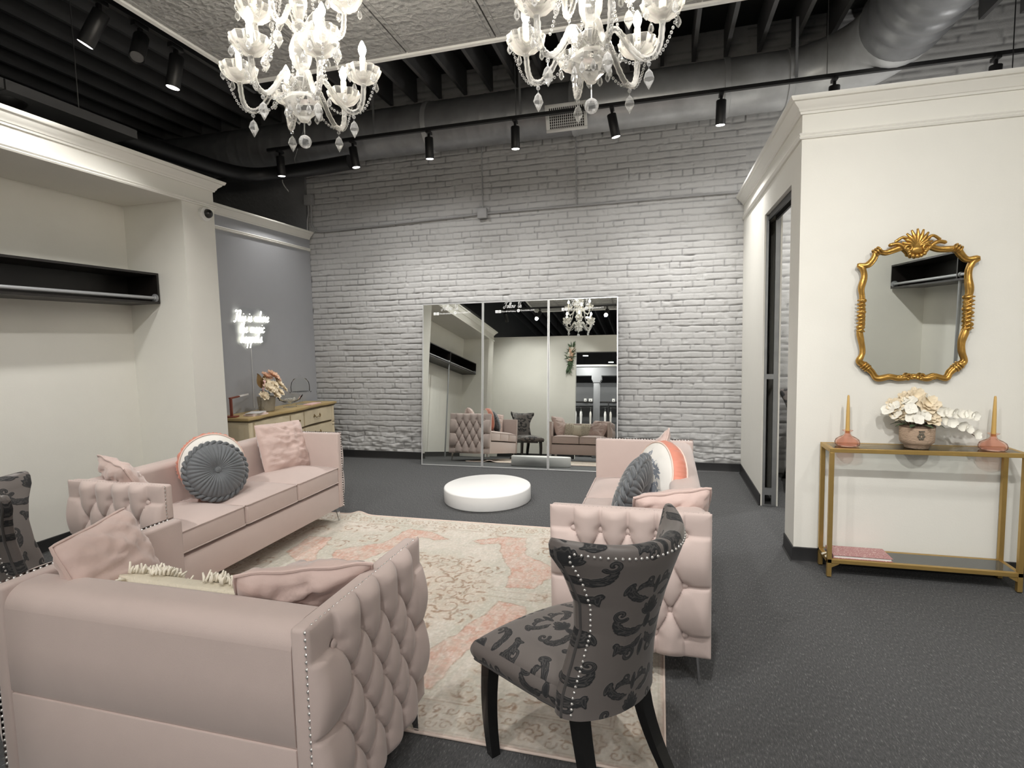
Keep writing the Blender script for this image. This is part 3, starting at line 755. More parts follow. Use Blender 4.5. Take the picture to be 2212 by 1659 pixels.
def pleated_pillow(label, D, mtx, group):
    """round smocked velvet cushion: radial pleats, centre button, twisted rope edge"""
    t = thing('round_cushion', label, 'cushion', (0, 0, 0), 0, group); t.matrix_world = mtx
    n, m = 240, 26; R = D/2
    A, q = np.meshgrid(np.linspace(0, 2*PI, n+1), np.linspace(0, 1, m), indexing='ij')
    np_ = 36
    jag = 0.35*(vnoise(A*5.7, q*2.5, 4)-0.5)
    pl = np.abs(np.sin(np_*A/2 + 2.2*jag))**0.7
    rr = R*np.sin(q*PI/2)**0.9
    for_h = 0.070*np.cos(q*PI/2)**0.75
    dimple = 0.032*np.exp(-(q/0.16)**2)
    depth = 0.011*np.clip(q*2.2, 0.25, 1)*np.clip((1-q)*6, 0.2, 1)
    mb = MB()
    for sg in (1, -1):
        Z = sg*(for_h - dimple + depth*(pl-0.6))
        mb.grid(rr*np.cos(A), rr*np.sin(A), Z, flip=(sg < 0))
    mb.build('cover', M['grey_velvet'], t, 180)
    for sg in (1, -1):
        MB().lathe([(0.021, -0.006), (0.022, 0.0), (0.018, 0.007), (0.0, 0.011)], 18, T(0, 0, sg*0.042) @ (Matrix() if sg > 0 else Rx(PI))).build('button', M['grey_velvet'], t)
    k = 30; vs = MB()
    for ph in (0, PI):
        pts = []
        for i in range(k*8):
            a = 2*PI*i/(k*8); w_ = a*k/2+ph
            pts.append(((R+0.004+0.012*math.cos(w_))*math.cos(a), (R+0.004+0.012*math.cos(w_))*math.sin(a), 0.014*math.sin(w_)))
        vs.tube(pts, 0.013, 6, closed=True)
    vs.build('twisted_edge', M['grey_velvet'], t, 180)
    return t
def leaf_material():
    m = bpy.data.materials.new('ivory_leaf_print'); m.use_nodes = True
    nt = m.node_tree; b = nt.nodes['Principled BSDF']; b.inputs['Roughness'].default_value = 0.8
    at = nt.nodes.new('ShaderNodeAttribute'); at.attribute_name = 'leaf'
    r = nt.nodes.new('ShaderNodeValToRGB'); r.color_ramp.interpolation = 'LINEAR'
    r.color_ramp.elements[0].position = 0.49; r.color_ramp.elements[0].color = (0.29, 0.32, 0.37, 1)
    r.color_ramp.elements[1].position = 0.51; r.color_ramp.elements[1].color = (0.82, 0.80, 0.76, 1)
    n = nt.nodes.new('ShaderNodeTexNoise'); n.inputs['Scale'].default_value = 60
    nt.links.new(at.outputs['Fac'], r.inputs[0]); nt.links.new(r.outputs[0], b.inputs['Base Color'])
    bp = nt.nodes.new('ShaderNodeBump'); bp.inputs['Strength'].default_value = 0.15; nt.links.new(n.outputs['Fac'], bp.inputs['Height']); nt.links.new(bp.outputs[0], b.inputs['Normal'])
    return m
M['leaf'] = leaf_material()
M['coral'] = mat('coral_velvet', (0.62, 0.235, 0.165), 0.6, sheen=0.4, var=0.08, vscale=14, bump=0.35, bscale=26)
def leaf_pillow(label, D, mtx, group):
    """drum cushion: ivory leaf-print faces with a gathered coral band"""
    t = thing('round_cushion', label, 'cushion', (0, 0, 0), 0, group); t.matrix_world = mtx
    R = D/2; H = 0.062; n, m = 330, 80
    A, q = np.meshgrid(np.linspace(0, 2*PI, n+1), np.linspace(0, 1, m), indexing='ij')
    rr = R*q
    rng = np.random.default_rng(3); segs = []; wd = []
    for k in range(17):
        a = rng.uniform(0, 2*PI); r0 = R*math.sqrt(rng.uniform(0.02, 0.85)); x0, y0 = r0*math.cos(a), r0*math.sin(a); d = rng.uniform(0, 2*PI)
        x1, y1 = x0+0.055*math.cos(d), y0+0.055*math.sin(d); segs.append((x0, y0, x1, y1)); wd.append(0.0014)
        for f, s in ((0.25, 1), (0.45, -1), (0.65, 1), (0.9, -1), (1.0, 0.2)):
            px, py = x0+(x1-x0)*f, y0+(y1-y0)*f; dd = d+s*0.75
            for w0, f0 in ((0.0052, 0.3), (0.0078, 0.55), (0.0045, 0.85)):
                segs.append((px+0.036*f0*0.8*math.cos(dd), py+0.036*f0*0.8*math.sin(dd), px+0.036*f0*math.cos(dd), py+0.036*f0*math.sin(dd))); wd.append(w0)
    mb = MB(); at = []
    for sg in (1, -1):
        X, Y = rr*np.cos(A), rr*np.sin(A)
        Z = sg*(H*0.72 + 0.045*np.cos(q*PI/2)**0.8 + (vnoise(X*25, Y*25, 9)-0.5)*0.004)
        mb.grid(X, Y, Z, flip=(sg < 0))
        at.append(0.5+seg_dist(X.ravel(), Y.ravel(), segs, wd)*40)
    mb.build('printed_face', M['leaf'], t, 180, {'leaf': np.clip(np.concatenate(at), 0, 1)})
    n2, m2 = 160, 12
    A2, s2 = np.meshgrid(np.linspace(0, 2*PI, n2+1), np.linspace(-1, 1, m2), indexing='ij')
    Rb = R + 0.016*(1-s2**2) + 0.004*np.sin(A2*40+3*np.sin(A2*7))*(1-s2**2)
    MB().grid(Rb*np.cos(A2), Rb*np.sin(A2), s2*H*0.74).build('coral_band', M['coral'], t, 180)['label'] = 'gathered coral velvet band'
    pp = MB()
    for sg in (1, -1):
        pp.tube([((R+0.003)*math.cos(2*PI*k/60), (R+0.003)*math.sin(2*PI*k/60), sg*H*0.73) for k in range(60)], 0.0052, 6, closed=True)
    pp.build('piping', mat('pale_coral_piping', (0.74, 0.58, 0.51), 0.7), t, 180)
    return t
def pose(c, nrm, up=(0, 0, 1), roll=0.0):
    n = Vector(nrm).normalized(); u = Vector(up); u = (u-n*u.dot(n)).normalized(); x = u.cross(n)
    return Matrix(((x.x, u.x, n.x, c[0]), (x.y, u.y, n.y, c[1]), (x.z, u.z, n.z, c[2]), (0, 0, 0, 1))) @ Rz(roll)
PG = 'blush velvet scatter cushions'
square_pillow('scatter_cushion', 'blush cushion propped at the near end of the left sofa beside its tufted arm', 0.43, 0.075, pose((-3.135, 2.545, 0.70), (0.35, 0.80, 0.42), (0, 0, 1), 0.10), 3, group=PG)
square_pillow('scatter_cushion', 'crinkled blush cushion leaning at the far end of the left sofa under the dresser', 0.44, 0.080, pose((-3.09, 3.90, 0.695), (0.90, -0.30, 0.33), (0, 0, 1), -0.02), 8, piping=False, wr=0.018, group=PG)
square_pillow('scatter_cushion', 'blush cushion standing against the left arm of the near loveseat', 0.44, 0.080, pose((-1.985, 1.535, 0.700), (0.86, 0.35, 0.35), (-0.2, 0.2, 1), 0.27), 15, group=PG)
square_pillow('scatter_cushion', 'crinkled blush cushion tipped into the right corner of the near loveseat', 0.44, 0.075, pose((-1.195, 1.580, 0.650), (-0.45, 0.72, 0.58), (0, 0, 1), 0.08), 22, wr=0.016, group=PG)
square_pillow('scatter_cushion', 'blush cushion at the near end of the right sofa in front of its tufted arm', 0.37, 0.075, pose((0.050, 2.66, 0.685), (-0.25, 0.80, 0.50), (0, 0, 1), -0.12), 29, group=PG)
square_pillow('scatter_cushion', 'blush cushion with its corner pointing up behind the coral edged round cushion', 0.42, 0.070, pose((-0.030, 3.50, 0.715), (-0.90, -0.05, 0.28), (0, 0, 1), 0.70), 36, group=PG)
RG = 'round cushions on the two long sofas'
pleated_pillow('round slate grey pleated cushion facing out on the left sofa', 0.372, pose((-2.935, 3.01, 0.705), (0.78, -0.42, 0.30)), RG)
leaf_pillow('white leaf print round cushion behind the grey pleated one on the left sofa', 0.40, pose((-3.045, 3.09, 0.735), (0.78, -0.58, 0.16), (0, 0, 1), 0.5), RG)
pleated_pillow('round slate grey pleated cushion seen from its edge on the right sofa', 0.405, pose((-0.145, 3.02, 0.705), (-0.90, 0.22, 0.30)), RG)
leaf_pillow('leaf print round cushion with a broad coral band on the right sofa', 0.41, pose((0.00, 3.24, 0.730), (-0.82, -0.46, 0.22), (0, 0, 1), 0.4), RG)
# cream lumbar cushion with tufted fringe bands
M['cream'] = mat('cream_cotton', (0.70, 0.64, 0.52), 0.85, var=0.08, vscale=40, bump=0.4, bscale=140)
lum = thing('lumbar_cushion', 'cream lumbar cushion with shaggy tufted bands in the middle of the near loveseat', 'cushion', (0, 0, 0)); lum.matrix_world = pose((-1.615, 1.515, 0.615), (0.0, 0.86, 0.36), (0, 0, 1), 0.02)
g1, g2 = np.linspace(-1, 1, 30), np.linspace(-1, 1, 20); U, V = np.meshgrid(g1, g2, indexing='ij'); pr = np.clip((1-U**4)*(1-V**2), 0, 1)**0.45
mb = MB()
for sg in (1, -1): mb.grid(0.285*U*(1-0.04*(1-V**2)), 0.135*V*(1-0.05*(1-U**2)), sg*0.075*pr, flip=(sg < 0))
mb.build('cover', M['cream'], lum, 180)
mb = MB(); rf = random.Random(5)
for band in (-0.235, -0.19, -0.145, -0.10, 0.10, 0.145, 0.19, 0.235):
    for k in range(150):
        v = rf.uniform(-0.98, 0.98); u = band/0.285+rf.uniform(-0.06, 0.06); sg = rf.choice((1, 1, -1))
        z = sg*0.075*max(0, (1-u**4)*(1-v*v))**0.45; b = Vector((0.285*u, 0.135*v, z))
        nn = Vector((rf.uniform(-0.6, 0.6), v*0.8+rf.uniform(-0.6, 0.6), sg*0.9)).normalized()
        mb.tube([b, b+nn*0.016, b+nn*0.032+Vector((rf.uniform(-.012, .012), rf.uniform(-.012, .012), rf.uniform(-.012, .004)))], [0.0045, 0.005, 0.003], 5)
fr = mb.build('fringe', mat('ivory_yarn', (0.84, 0.79, 0.68), 0.9, var=0.05), lum, 180); fr['kind'] = 'stuff'
# ================================================================ DAMASK CHAIRS
def scroll(cx, cy, r, turns, a0, sgn, w0, w1, n=26):
    s = []; wd = []; p = None
    for k in range(n+1):
        t = k/n; a = a0+sgn*turns*2*PI*t; q = r*(1-t)**1.15+0.004
        c = (cx+q*math.cos(a), cy+q*math.sin(a))
        if p: s.append((*p, *c)); wd.append(w0+(w1-w0)*t)
        p = c
    return s, wd
def leafshape(x, y, L, a, w, n=7, bend=0.5):
    s = []; wd = []; p = None
    for k in range(n+1):
        t = k/n; d = a+bend*t
        c = (x+L*t*math.cos(d), y+L*t*math.sin(d))
        if p: s.append((*p, *c)); wd.append(w*math.sin(PI*min(1, t*0.92+0.06))**0.8)
        p = c
    return s, wd
def acanthus(x, y, L, a, w, n=5, bend=0.6):
    """a curling stem fringed with leaflets on its outer side, ending in a small volute"""
    s, wd = [], []
    pts = [(x, y)]; d = a
    for k in range(12):
        d = a+bend*(k/11)**1.5*2.2
        pts.append((pts[-1][0]+L/12*math.cos(d), pts[-1][1]+L/12*math.sin(d)))
    for k in range(12):
        s.append((*pts[k], *pts[k+1])); wd.append(w*(0.55+0.45*math.sin(PI*k/11)))
    sg = 1 if bend > 0 else -1
    for k in range(1, n+1):
        i = int(11*k/(n+0.5)); px, py = pts[i]; dd = a+bend*(i/11)**1.5*2.2
        l_, q = leafshape(px, py, L*0.46*math.sin(PI*(0.25+0.6*k/n)), dd-sg*1.05, w*0.66, 6, sg*1.0)
        s += l_; wd += q
        l_, q = leafshape(px, py, L*0.22, dd+sg*0.9, w*0.6, 5, -sg*0.7)
        s += l_; wd += q
    return s, wd
def damask_motif():
    """one repeat of the damask, symmetric about x = 0, about 0.30 wide and 0.44 tall"""
    S = []; Wd = []
    def add(sw):
        S.extend(sw[0]); Wd.extend(sw[1])
    for a, L in ((90, .080), (64, .072), (40, .062), (16, .052), (116, .072), (140, .062), (164, .052)):
        add(leafshape(0, 0.035, L, math.radians(a), .0105, bend=0.3 if a < 90 else (-0.3 if a > 90 else 0)))
    add(leafshape(0, .02, .05, math.radians(-90), .016, bend=0)); add(leafshape(0, .128, .07, math.radians(90), .012, bend=0))
    add(leafshape(0, -.09, .07, math.radians(-90), .013, bend=0))
    half = [acanthus(.015, -.015, .140, math.radians(-20), .0085, 6, .75), acanthus(.012, -.060, .130, math.radians(-55), .0085, 6, .85),
            acanthus(.030, .105, .120, math.radians(10), .008, 6, .65), acanthus(.012, .150, .085, math.radians(35), .008, 4, -.7),
            scroll(.062, -.135, .026, 1.1, math.radians(100), 1, .0085, .005), scroll(.118, .045, .024, 1.1, math.radians(220), 1, .0085, .005),
            scroll(.045, .185, .020, 1.0, math.radians(300), -1, .007, .004), leafshape(.112, -.085, .05, math.radians(250), .009, bend=.5), leafshape(.128, .135, .05, math.radians(95), .009, bend=.3)]
    for s, wd in half:
        S.extend(s); Wd.extend(wd); S.extend([(-a, b, -c, d) for a, b, c, d in s]); Wd.extend(wd)
    return S, [q*1.05 for q in Wd]
DS, DW = damask_motif()
def damask(x, y, ox=0.0, oy=0.0):
    """field < 0.5 inside the dark velvet figure"""
    PW, PH = 0.31, 0.43
    x = (np.asarray(x)+ox)*1.22; y = (np.asarray(y)+oy)*1.22
    col = np.round(x/PW); xx = x-col*PW; yy = y+np.where(col % 2 == 0, 0, PH/2); yy = yy-np.round(yy/PH)*PH
    d = seg_dist(xx, yy, DS, DW)
    return np.clip(0.5+d*42, 0, 1)
def damask_material():
    m = bpy.data.materials.new('taupe_damask'); m.use_nodes = True
    nt = m.node_tree; b = nt.nodes['Principled BSDF']; b.inputs['Sheen Weight'].default_value = 0.16; b.inputs['Sheen Roughness'].default_value = 0.35
    at = nt.nodes.new('ShaderNodeAttribute'); at.attribute_name = 'damask'
    r = nt.nodes.new('ShaderNodeValToRGB')
    e = r.color_ramp.elements; e[0].position = 0.0; e[0].color = (0.020, 0.021, 0.024, 1); e[1].position = 0.47; e[1].color = (0.018, 0.019, 0.021, 1)
    q = e.new(0.53); q.color = (0.150, 0.133, 0.125, 1); q = e.new(0.24); q.color = (0.018, 0.019, 0.021, 1); q = e.new(0.31); q.color = (0.075, 0.070, 0.068, 1); q = e.new(0.37); q.color = (0.018, 0.019, 0.021, 1)
    nt.links.new(at.outputs['Fac'], r.inputs[0]); nt.links.new(r.outputs[0], b.inputs['Base Color'])
    r2 = nt.nodes.new('ShaderNodeValToRGB'); r2.color_ramp.elements[0].position = 0.45; r2.color_ramp.elements[0].color = (0.75, 0.75, 0.75, 1); r2.color_ramp.elements[1].position = 0.55; r2.color_ramp.elements[1].color = (0.40, 0.40, 0.40, 1)
    nt.links.new(at.outputs['Fac'], r2.inputs[0]); nt.links.new(r2.outputs[0], b.inputs['Roughness'])
    n = nt.nodes.new('ShaderNodeTexNoise'); n.inputs['Scale'].default_value = 260
    r3 = nt.nodes.new('ShaderNodeValToRGB'); r3.color_ramp.elements[0].position = 0.40; r3.color_ramp.elements[0].color = (1, 1, 1, 1); r3.color_ramp.elements[1].position = 0.58; r3.color_ramp.elements[1].color = (0.35, 0.35, 0.35, 1)
    nt.links.new(at.outputs['Fac'], r3.inputs[0])
    ad = nt.nodes.new('ShaderNodeMath'); ad.operation = 'MULTIPLY_ADD'; ad.inputs[1].default_value = 0.12
    nt.links.new(n.outputs['Fac'], ad.inputs[0]); nt.links.new(r3.outputs[0], ad.inputs[2])
    bp = nt.nodes.new('ShaderNodeBump'); bp.inputs['Strength'].default_value = 0.6; bp.inputs['Distance'].default_value = 0.003
    nt.links.new(ad.outputs[0], bp.inputs['Height']); nt.links.new(bp.outputs[0], b.inputs['Normal'])
    return m
M['damask'] = damask_material()
M['black_leg'] = mat('black_leg_lacquer', (0.006, 0.006, 0.006), 0.22, coat=0.3)
def back_half_width(v):
    k = [0.0, 0.12, 0.30, 0.50, 0.66, 0.80, 0.90, 0.96, 1.0]; wv = [0.205, 0.200, 0.180, 0.166, 0.180, 0.218, 0.258, 0.266, 0.262]
    return np.interp(v, k, wv)
def back_surface(u, v, off):
    """u across -1..1, v up 0..1, off = distance to the rear of the mid surface"""
    hw = back_half_width(np.convolve(np.atleast_1d(v), [1], 'same')) if False else back_half_width(v)
    z = 0.375+v*0.588 + 0.018*np.abs(u)**2*sstep(0.6, 1.0, v)
    y = -0.215-0.158*v**1.4 + (0.075+0.055*v)*(np.abs(u)**2.2)*(hw/0.2)**1.1
    x = u*hw
    return x, y-off, z
def SW(v): return 0.212+0.040*v
def SY(u, v): return 0.035+0.250*v + 0.018*(1-u**2)*sstep(0.3, 1, v) + 0.060*(np.abs(u)**2)*sstep(0.0, -1.0, v)
def dining_chair(label, loc, rotz):
    c = thing('side_chair', label, 'chair', loc, rotz, 'taupe and black damask side chairs')
    # backrest, padded front + rear skins
    nu, nv = 110, 150
    U, V = np.meshgrid(np.linspace(-1, 1, nu), np.linspace(0, 1, nv), indexing='ij')
    ed = np.minimum(1-np.abs(U), np.minimum(V+0.3, 1-V)*2.2)
    tk = np.sqrt(np.clip(1-(1-np.clip(ed/0.22, 0, 1))**2, 0, 1))
    mb = MB(); at = []
    for sg, th in ((1, 0.030), (-1, 0.042)):
        x, y, z = back_surface(U, V, sg*th*tk + (0.006 if sg > 0 else -0.006))
        mb.grid(x, y, z, flip=(sg < 0)); at.append(damask(x.ravel()*1.03, z.ravel(), 0.0, -0.70))
    # rim between the two skins
    rim = [(-1, v) for v in np.linspace(0, 1, 60)] + [(u, 1) for u in np.linspace(-1, 1, 50)[1:]] + [(1, v) for v in np.linspace(1, 0, 60)[1:]] + [(u, 0) for u in np.linspace(1, -1, 40)[1:-1]]
    ru = np.array([p[0] for p in rim]); rv = np.array([p[1] for p in rim])
    ring = [back_surface(ru, rv, 0.006), back_surface(ru, rv, 0.0), back_surface(ru, rv, -0.006)]
    X = np.array([r[0] for r in ring]); Y = np.array([r[1] for r in ring]); Z = np.array([r[2] for r in ring])
    X = np.concatenate([X, X[:, :1]], 1); Y = np.concatenate([Y, Y[:, :1]], 1); Z = np.concatenate([Z, Z[:, :1]], 1)
    mb.grid(X, Y, Z, flip=True); at.append(damask(X.ravel()*1.03, Z.ravel(), 0.0, -0.70))
    mb.build('backrest', M['damask'], c, 180, {'damask': np.concatenate(at)})
    # welt and nailheads round the rear edge
    pu = list(zip([-0.985]*70, np.linspace(0.0, 0.955, 70))) + list(zip(np.linspace(-0.985, 0.985, 40)[1:], [0.962]*39)) + list(zip([0.985]*70, np.linspace(0.955, 0.0, 70)))
    w_ = [tuple(float(q) for q in back_surface(np.array(a), np.array(b), 0.010)) for a, b in pu]
    MB().tube(w_, 0.0058, 6).build('welt', M['damask'], c, 180, {'damask': np.full(6*len(w_), 0.3)})
    nm = MB(); last = None
    pu = [(-0.92, v) for v in np.linspace(0.03, 0.945, 200)] + [(u, 0.945) for u in np.linspace(-0.92, 0.92, 120)] + [(0.92, v) for v in np.linspace(0.945, 0.03, 200)]
    for a, b in pu:
        ed_ = min(1-abs(a), min(b+0.3, 1-b)*2.2); tk_ = math.sqrt(max(0, 1-(1-min(1, ed_/0.22))**2))
        p = Vector([float(q) for q in back_surface(np.array(a), np.array(b), 0.030*tk_+0.006)])
        if last is None or (p-last).length > 0.0168:
            nm.ball(p, 0.0054, 8, 5); last = p
    nm.build('nailhead_trim', M['nail'], c, 180)
    # seat: domed, wider in front, its sides sweeping into the back
    nu, nv = 120, 120
    U, V = np.meshgrid(np.linspace(-1, 1, nu), np.linspace(-1, 1, nv), indexing='ij')
    hw = SW(V); yy = SY(U, V)
    sq = 0.9
    top = 0.445 + 0.062*np.clip((1-np.abs(U)**2.6)*(1-np.abs(np.clip(V, -0.2, 1))**2.6), 0, 1)**0.6
    mb = MB(); mb.grid(U*hw, yy, top); at = [damask((U*hw).ravel(), yy.ravel(), 0.0, -0.03)]
    # skirt
    q = np.linspace(-1, 1, 60)
    L = [(u, -1) for u in q] + [(1, v) for v in q[1:]] + [(u, 1) for u in q[::-1][1:]] + [(-1, v) for v in q[::-1][1:]]
    lu = np.array([a for a, b in L]); lv = np.array([b for a, b in L])
    S_, K_ = np.meshgrid(np.arange(len(L)), np.linspace(0, 1, 26), indexing='ij')
    uu, vv = lu[S_], lv[S_]; bul = 0.012*np.sin(PI*K_)
    x = uu*SW(vv); y = SY(uu, vv)
    nx_ = np.where(np.abs(uu) > 0.999, np.sign(uu), 0); ny_ = np.where(np.abs(vv) > 0.999, np.sign(vv), 0)
    z = 0.445-K_*(0.070 + 0.004*(vv < -0.3))
    mb.grid(x+nx_*bul, y+ny_*bul, z, flip=False); per = np.where(np.abs(uu) > 0.999, y, x)
    at.append(damask(per.ravel(), z.ravel(), 0.07, -0.42))
    mb.build('seat', M['damask'], c, 180, {'damask': np.concatenate(at)})
    MB().tube([(float(a*SW(b)), float(SY(a, b)), 0.375 if b > -0.3 else 0.372) for a, b in L], 0.005, 5).build('seat_welt', M['damask'], c, 180, {'damask': np.full(5*len(L), 0.3)})
    MB().box(-0.15, 0.15, -0.17, 0.25, 0.345, 0.39, 0.004).build('seat_frame', M['black_leg'], c)
    for sx in (-1, 1):
        for sy in (-1, 1):
            rings = []
            for k in range(9):
                t = k/8; z = 0.388*(1-t)+0.0005
                sw = 0.025-0.007*t
                if sy > 0: px, py = sx*(0.205+0.012*math.sin(t*PI)*0.5), 0.245+0.012*math.sin(t*PI)
                else: px, py = sx*(0.140+0.045*t*t), -0.165-0.155*t**1.6
                rings.append([(px-sw, py-sw, z), (px+sw, py-sw, z), (px+sw, py+sw, z), (px-sw, py+sw, z)])
            vs = [v for r in rings for v in r]; fs = [(0, 1, 2, 3), (35, 34, 33, 32)]
            for k in range(8):
                for j in range(4):
                    j2 = (j+1) % 4; fs.append((k*4+j, (k+1)*4+j, (k+1)*4+j2, k*4+j2))
            MB().add(vs, fs).build('leg', M['black_leg'], c, 30)
    return c
ch = dining_chair('taupe and black damask chair in the foreground seen from behind', (-0.285, 1.845, 0), math.radians(50.5))
c2 = copy_tree(ch); c2['label'] = 'damask side chair cut off by the left edge behind the near loveseat'
c2.location = (-2.62, 1.85, 0); c2.rotation_euler = (0, 0, math.radians(-40))
c3 = copy_tree(ch); c3['label'] = 'damask side chair glimpsed through the fitting room doorway'
c3.location = (1.48, 6.02, 0); c3.rotation_euler = (0, 0, math.radians(180))

# ================================================================ RUG
def rug():
    x0, x1, y0, y1 = -3.02, 0.02, 1.872, 4.285
    nx, ny = 620, 500
    X, Y = np.meshgrid(np.linspace(x0, x1, nx), np.linspace(y0, y1, ny), indexing='ij')
    cx, cy = (x0+x1)/2, (y0+y1)/2; hx, hy = (x1-x0)/2, (y1-y0)/2
    px, py = np.abs(X-cx), np.abs(Y-cy)
    wob = (vnoise(X*7, Y*7, 2)-0.5)*0.03
    ex, ey = hx-px, hy-py; e = np.minimum(ex, ey)                     # distance to the edge
    ivory = np.array([0.63, 0.58, 0.515]); sage = np.array([0.50, 0.49, 0.42]); coral = np.array([0.58, 0.355, 0.285]); pink = np.array([0.66, 0.47, 0.41])
    tan = np.array([0.31, 0.205, 0.14]); beige = np.array([0.57, 0.475, 0.39])
    C = np.zeros((nx, ny, 3)); C[:] = ivory
    def put(mask, col, a=1.0):
        k = (np.clip(mask, 0, 1)*a)[..., None]; C[:] = C*(1-k)+np.array(col)*k
    n1 = vnoise(X*4, Y*4, 5); n2 = vnoise(X*11, Y*11, 6); n3 = vnoise(X*38, Y*38, 7); n4 = vnoise(X*95, Y*95, 8); n5 = vnoise(X*22, Y*22, 9)
    put(sstep(.40, .68, n1), sage, .65)
    wx_, wy_ = px+(n5-.5)*.022+wob*.6, py+(vnoise(X*20, Y*24, 31)-.5)*.022+wob*.5
    def poly(pts):
        ins = np.zeros(X.shape, bool); n = len(pts)
        for i in range(n):
            (ax, ay), (bx, by) = pts[i], pts[(i+1) % n]
            c = ((ay > wy_) != (by > wy_)) & (wx_ < (bx-ax)*(wy_-ay)/(by-ay+1e-12)+ax); ins ^= c
        segs = [(*pts[i], *pts[(i+1) % n]) for i in range(n)]
        return ins*1.0, seg_dist(wx_, wy_, segs)
    rad = np.hypot(wx_/.52, wy_/.50); ang = np.arctan2(wy_, wx_)
    lobe = rad*(1+.07*np.cos(10*ang))
    put(sstep(1.10, .75, lobe), beige, .45)
    # coral fan panels on the diagonals, broken by ivory bars on the axes
    for pts in ([(.10, .80), (.30, .93), (.50, .95), (.57, .62), (.86, .42), (.74, .11), (.57, .085), (.54, .30), (.43, .53), (.33, .80), (.20, .76)],
                [(.92, .10), (1.20, .30), (1.22, .62), (1.04, .66), (.97, .36), (.88, .20)]):
        ins, dl = poly(pts)
        put(ins, coral, .92); put(ins*sstep(.52, .72, n3), pink, .6); put(ins*sstep(.45, .75, vnoise(X*60, Y*9, 33)), ivory, .28)
        put(sstep(.008, .004, dl), tan, .50); put(sstep(.024, .018, np.abs(dl-.022))*(1-ins), sage, .35)
    put(((np.abs(py-.035+wob) < .0045) & (px > .46) & (px < 1.2))*1.0, tan, .40)
    # arabesque line work, mirrored in both axes
    S = []; Wd = []
    def sc(a, b, r, tr, a0, sg, w0=.0058, w1=.003):
        s, wd = scroll(a, b, r, tr, math.radians(a0), sg, w0, w1, 22); S.extend(s); Wd.extend(wd)
    def lf(a, b, L, d, w=.006, be=.6):
        s, wd = leafshape(a, b, L, math.radians(d), w, 6, be); S.extend(s); Wd.extend(wd)
    for a, b, r, tr, a0, sg in ((.14, .30, .085, 1.2, 200, 1), (.30, .20, .080, 1.2, 150, -1), (.40, .07, .065, 1.1, 40, 1), (.20, .42, .06, 1.1, 260, -1), (.13, .10, .075, 1.1, 10, 1), (.05, .40, .05, 1.1, 300, -1), (.25, .05, .05, 1.0, 80, -1), (.40, .30, .05, 1.0, 120, 1)):
        sc(a, b, r, tr, a0, sg)
        for q in range(5): lf(a+r*math.cos(q*1.3+a0), b+r*math.sin(q*1.3+a0), .060, math.degrees(q*1.3+a0)+40, .010)
    for a, b, r, tr, a0, sg in ((.72, .70, .07, 1.1, 30, 1), (.92, .55, .06, 1.1, 200, -1), (.68, .92, .05, 1.1, 90, 1), (1.0, .86, .07, 1.1, 140, -1), (1.25, .80, .06, 1.1, 20, 1), (.85, .95, .045, 1.0, 0, 1), (.25, .99, .04, 1.0, 0, 1), (1.25, .12, .05, 1.0, 50, -1), (.80, .0, .03, 1.0, 0, 1)):
        sc(a, b, r, tr, a0, sg, .0062, .0035)
        for q in range(4): lf(a+r*math.cos(q*1.6+a0), b+r*math.sin(q*1.6+a0), .055, math.degrees(q*1.6+a0)+50, .009)
    line = seg_dist(px+(n5-.5)*.008, py+(n5-.5)*.008, S, Wd)
    put(sstep(.030, .0, line)*sstep(.35, .6, n2), beige, .55)
    put(sstep(.002, -.001, line), tan, .80)
    # guard stripes and border rosettes
    for a, b, col, al in ((.022, .027, tan, .35), (.192, .199, tan, .50), (.208, .213, tan, .40), (.182, .186, sage, .6)):
        put(((e+wob*.15 > a) & (e+wob*.15 < b))*1.0, col, al)
    put((e < .018)*1.0, pink, .45)
    bx = np.where(ex < ey, Y-cy, X-cx); by = np.where(ex < ey, ex, ey)-.105
    per = .25; bb = bx-np.round(bx/per)*per
    S2 = []; W2 = []
    ro = [((.046+.011*math.cos(6*a))*math.cos(a), (.046+.011*math.cos(6*a))*math.sin(a)) for a in np.linspace(0, 2*PI, 49)]
    for p, q in zip(ro[:-1], ro[1:]): S2.append((*p, *q)); W2.append(.0038)
    r2 = [(.017*math.cos(a), .017*math.sin(a)) for a in np.linspace(0, 2*PI, 13)]
    for p, q in zip(r2[:-1], r2[1:]): S2.append((*p, *q)); W2.append(.0035)
    for sx in (-1, 1):
        for sy in (-1, 1):
            s, wd = scroll(sx*.092, sy*.045, .026, 1.1, math.radians(20), sx*sy, .0036, .0024, 16); S2 += s; W2 += wd
            s, wd = leafshape(sx*.085, sy*.02, .04, math.radians(90-60*sx), .006, 6, .5); S2 += s; W2 += wd
    b2 = seg_dist(bb, by, S2, W2); bmask = ((e > .03) & (e < .18))*1.0
    put(bmask*(np.hypot(bb, by) < .05)*1.0, beige, .45)
    put(bmask*sstep(.0018, -.0012, b2), tan, .75)
    # worn fading
    put(sstep(.50, .74, vnoise(X*9+3, Y*16, 17)), ivory, .30); put(sstep(.5, .8, n3), ivory, .20); put(sstep(.60, .85, n4), [.42, .36, .29], .28)
    put(sstep(.58, .8, vnoise(X*30, Y*30, 41)), sage, .30)
    put(sstep(.55, .75, vnoise(X*55, Y*140, 43)), [.40, .34, .28], .16); put(sstep(.6, .8, vnoise(X*120, Y*60, 44)), [.74, .71, .66], .30)
    C *= (0.90+.20*n4)[..., None]
    Zg = 0.007 + 0*X
    # a small ripple at the far edge near the left sofa
    Zg += 0.028*np.exp(-((X+2.62)/.07)**2)*sstep(4.02, 4.285, Y)
    mb = MB().grid(X, Y, Zg)
    base = len(mb.v)
    col = C.reshape(-1, 3)
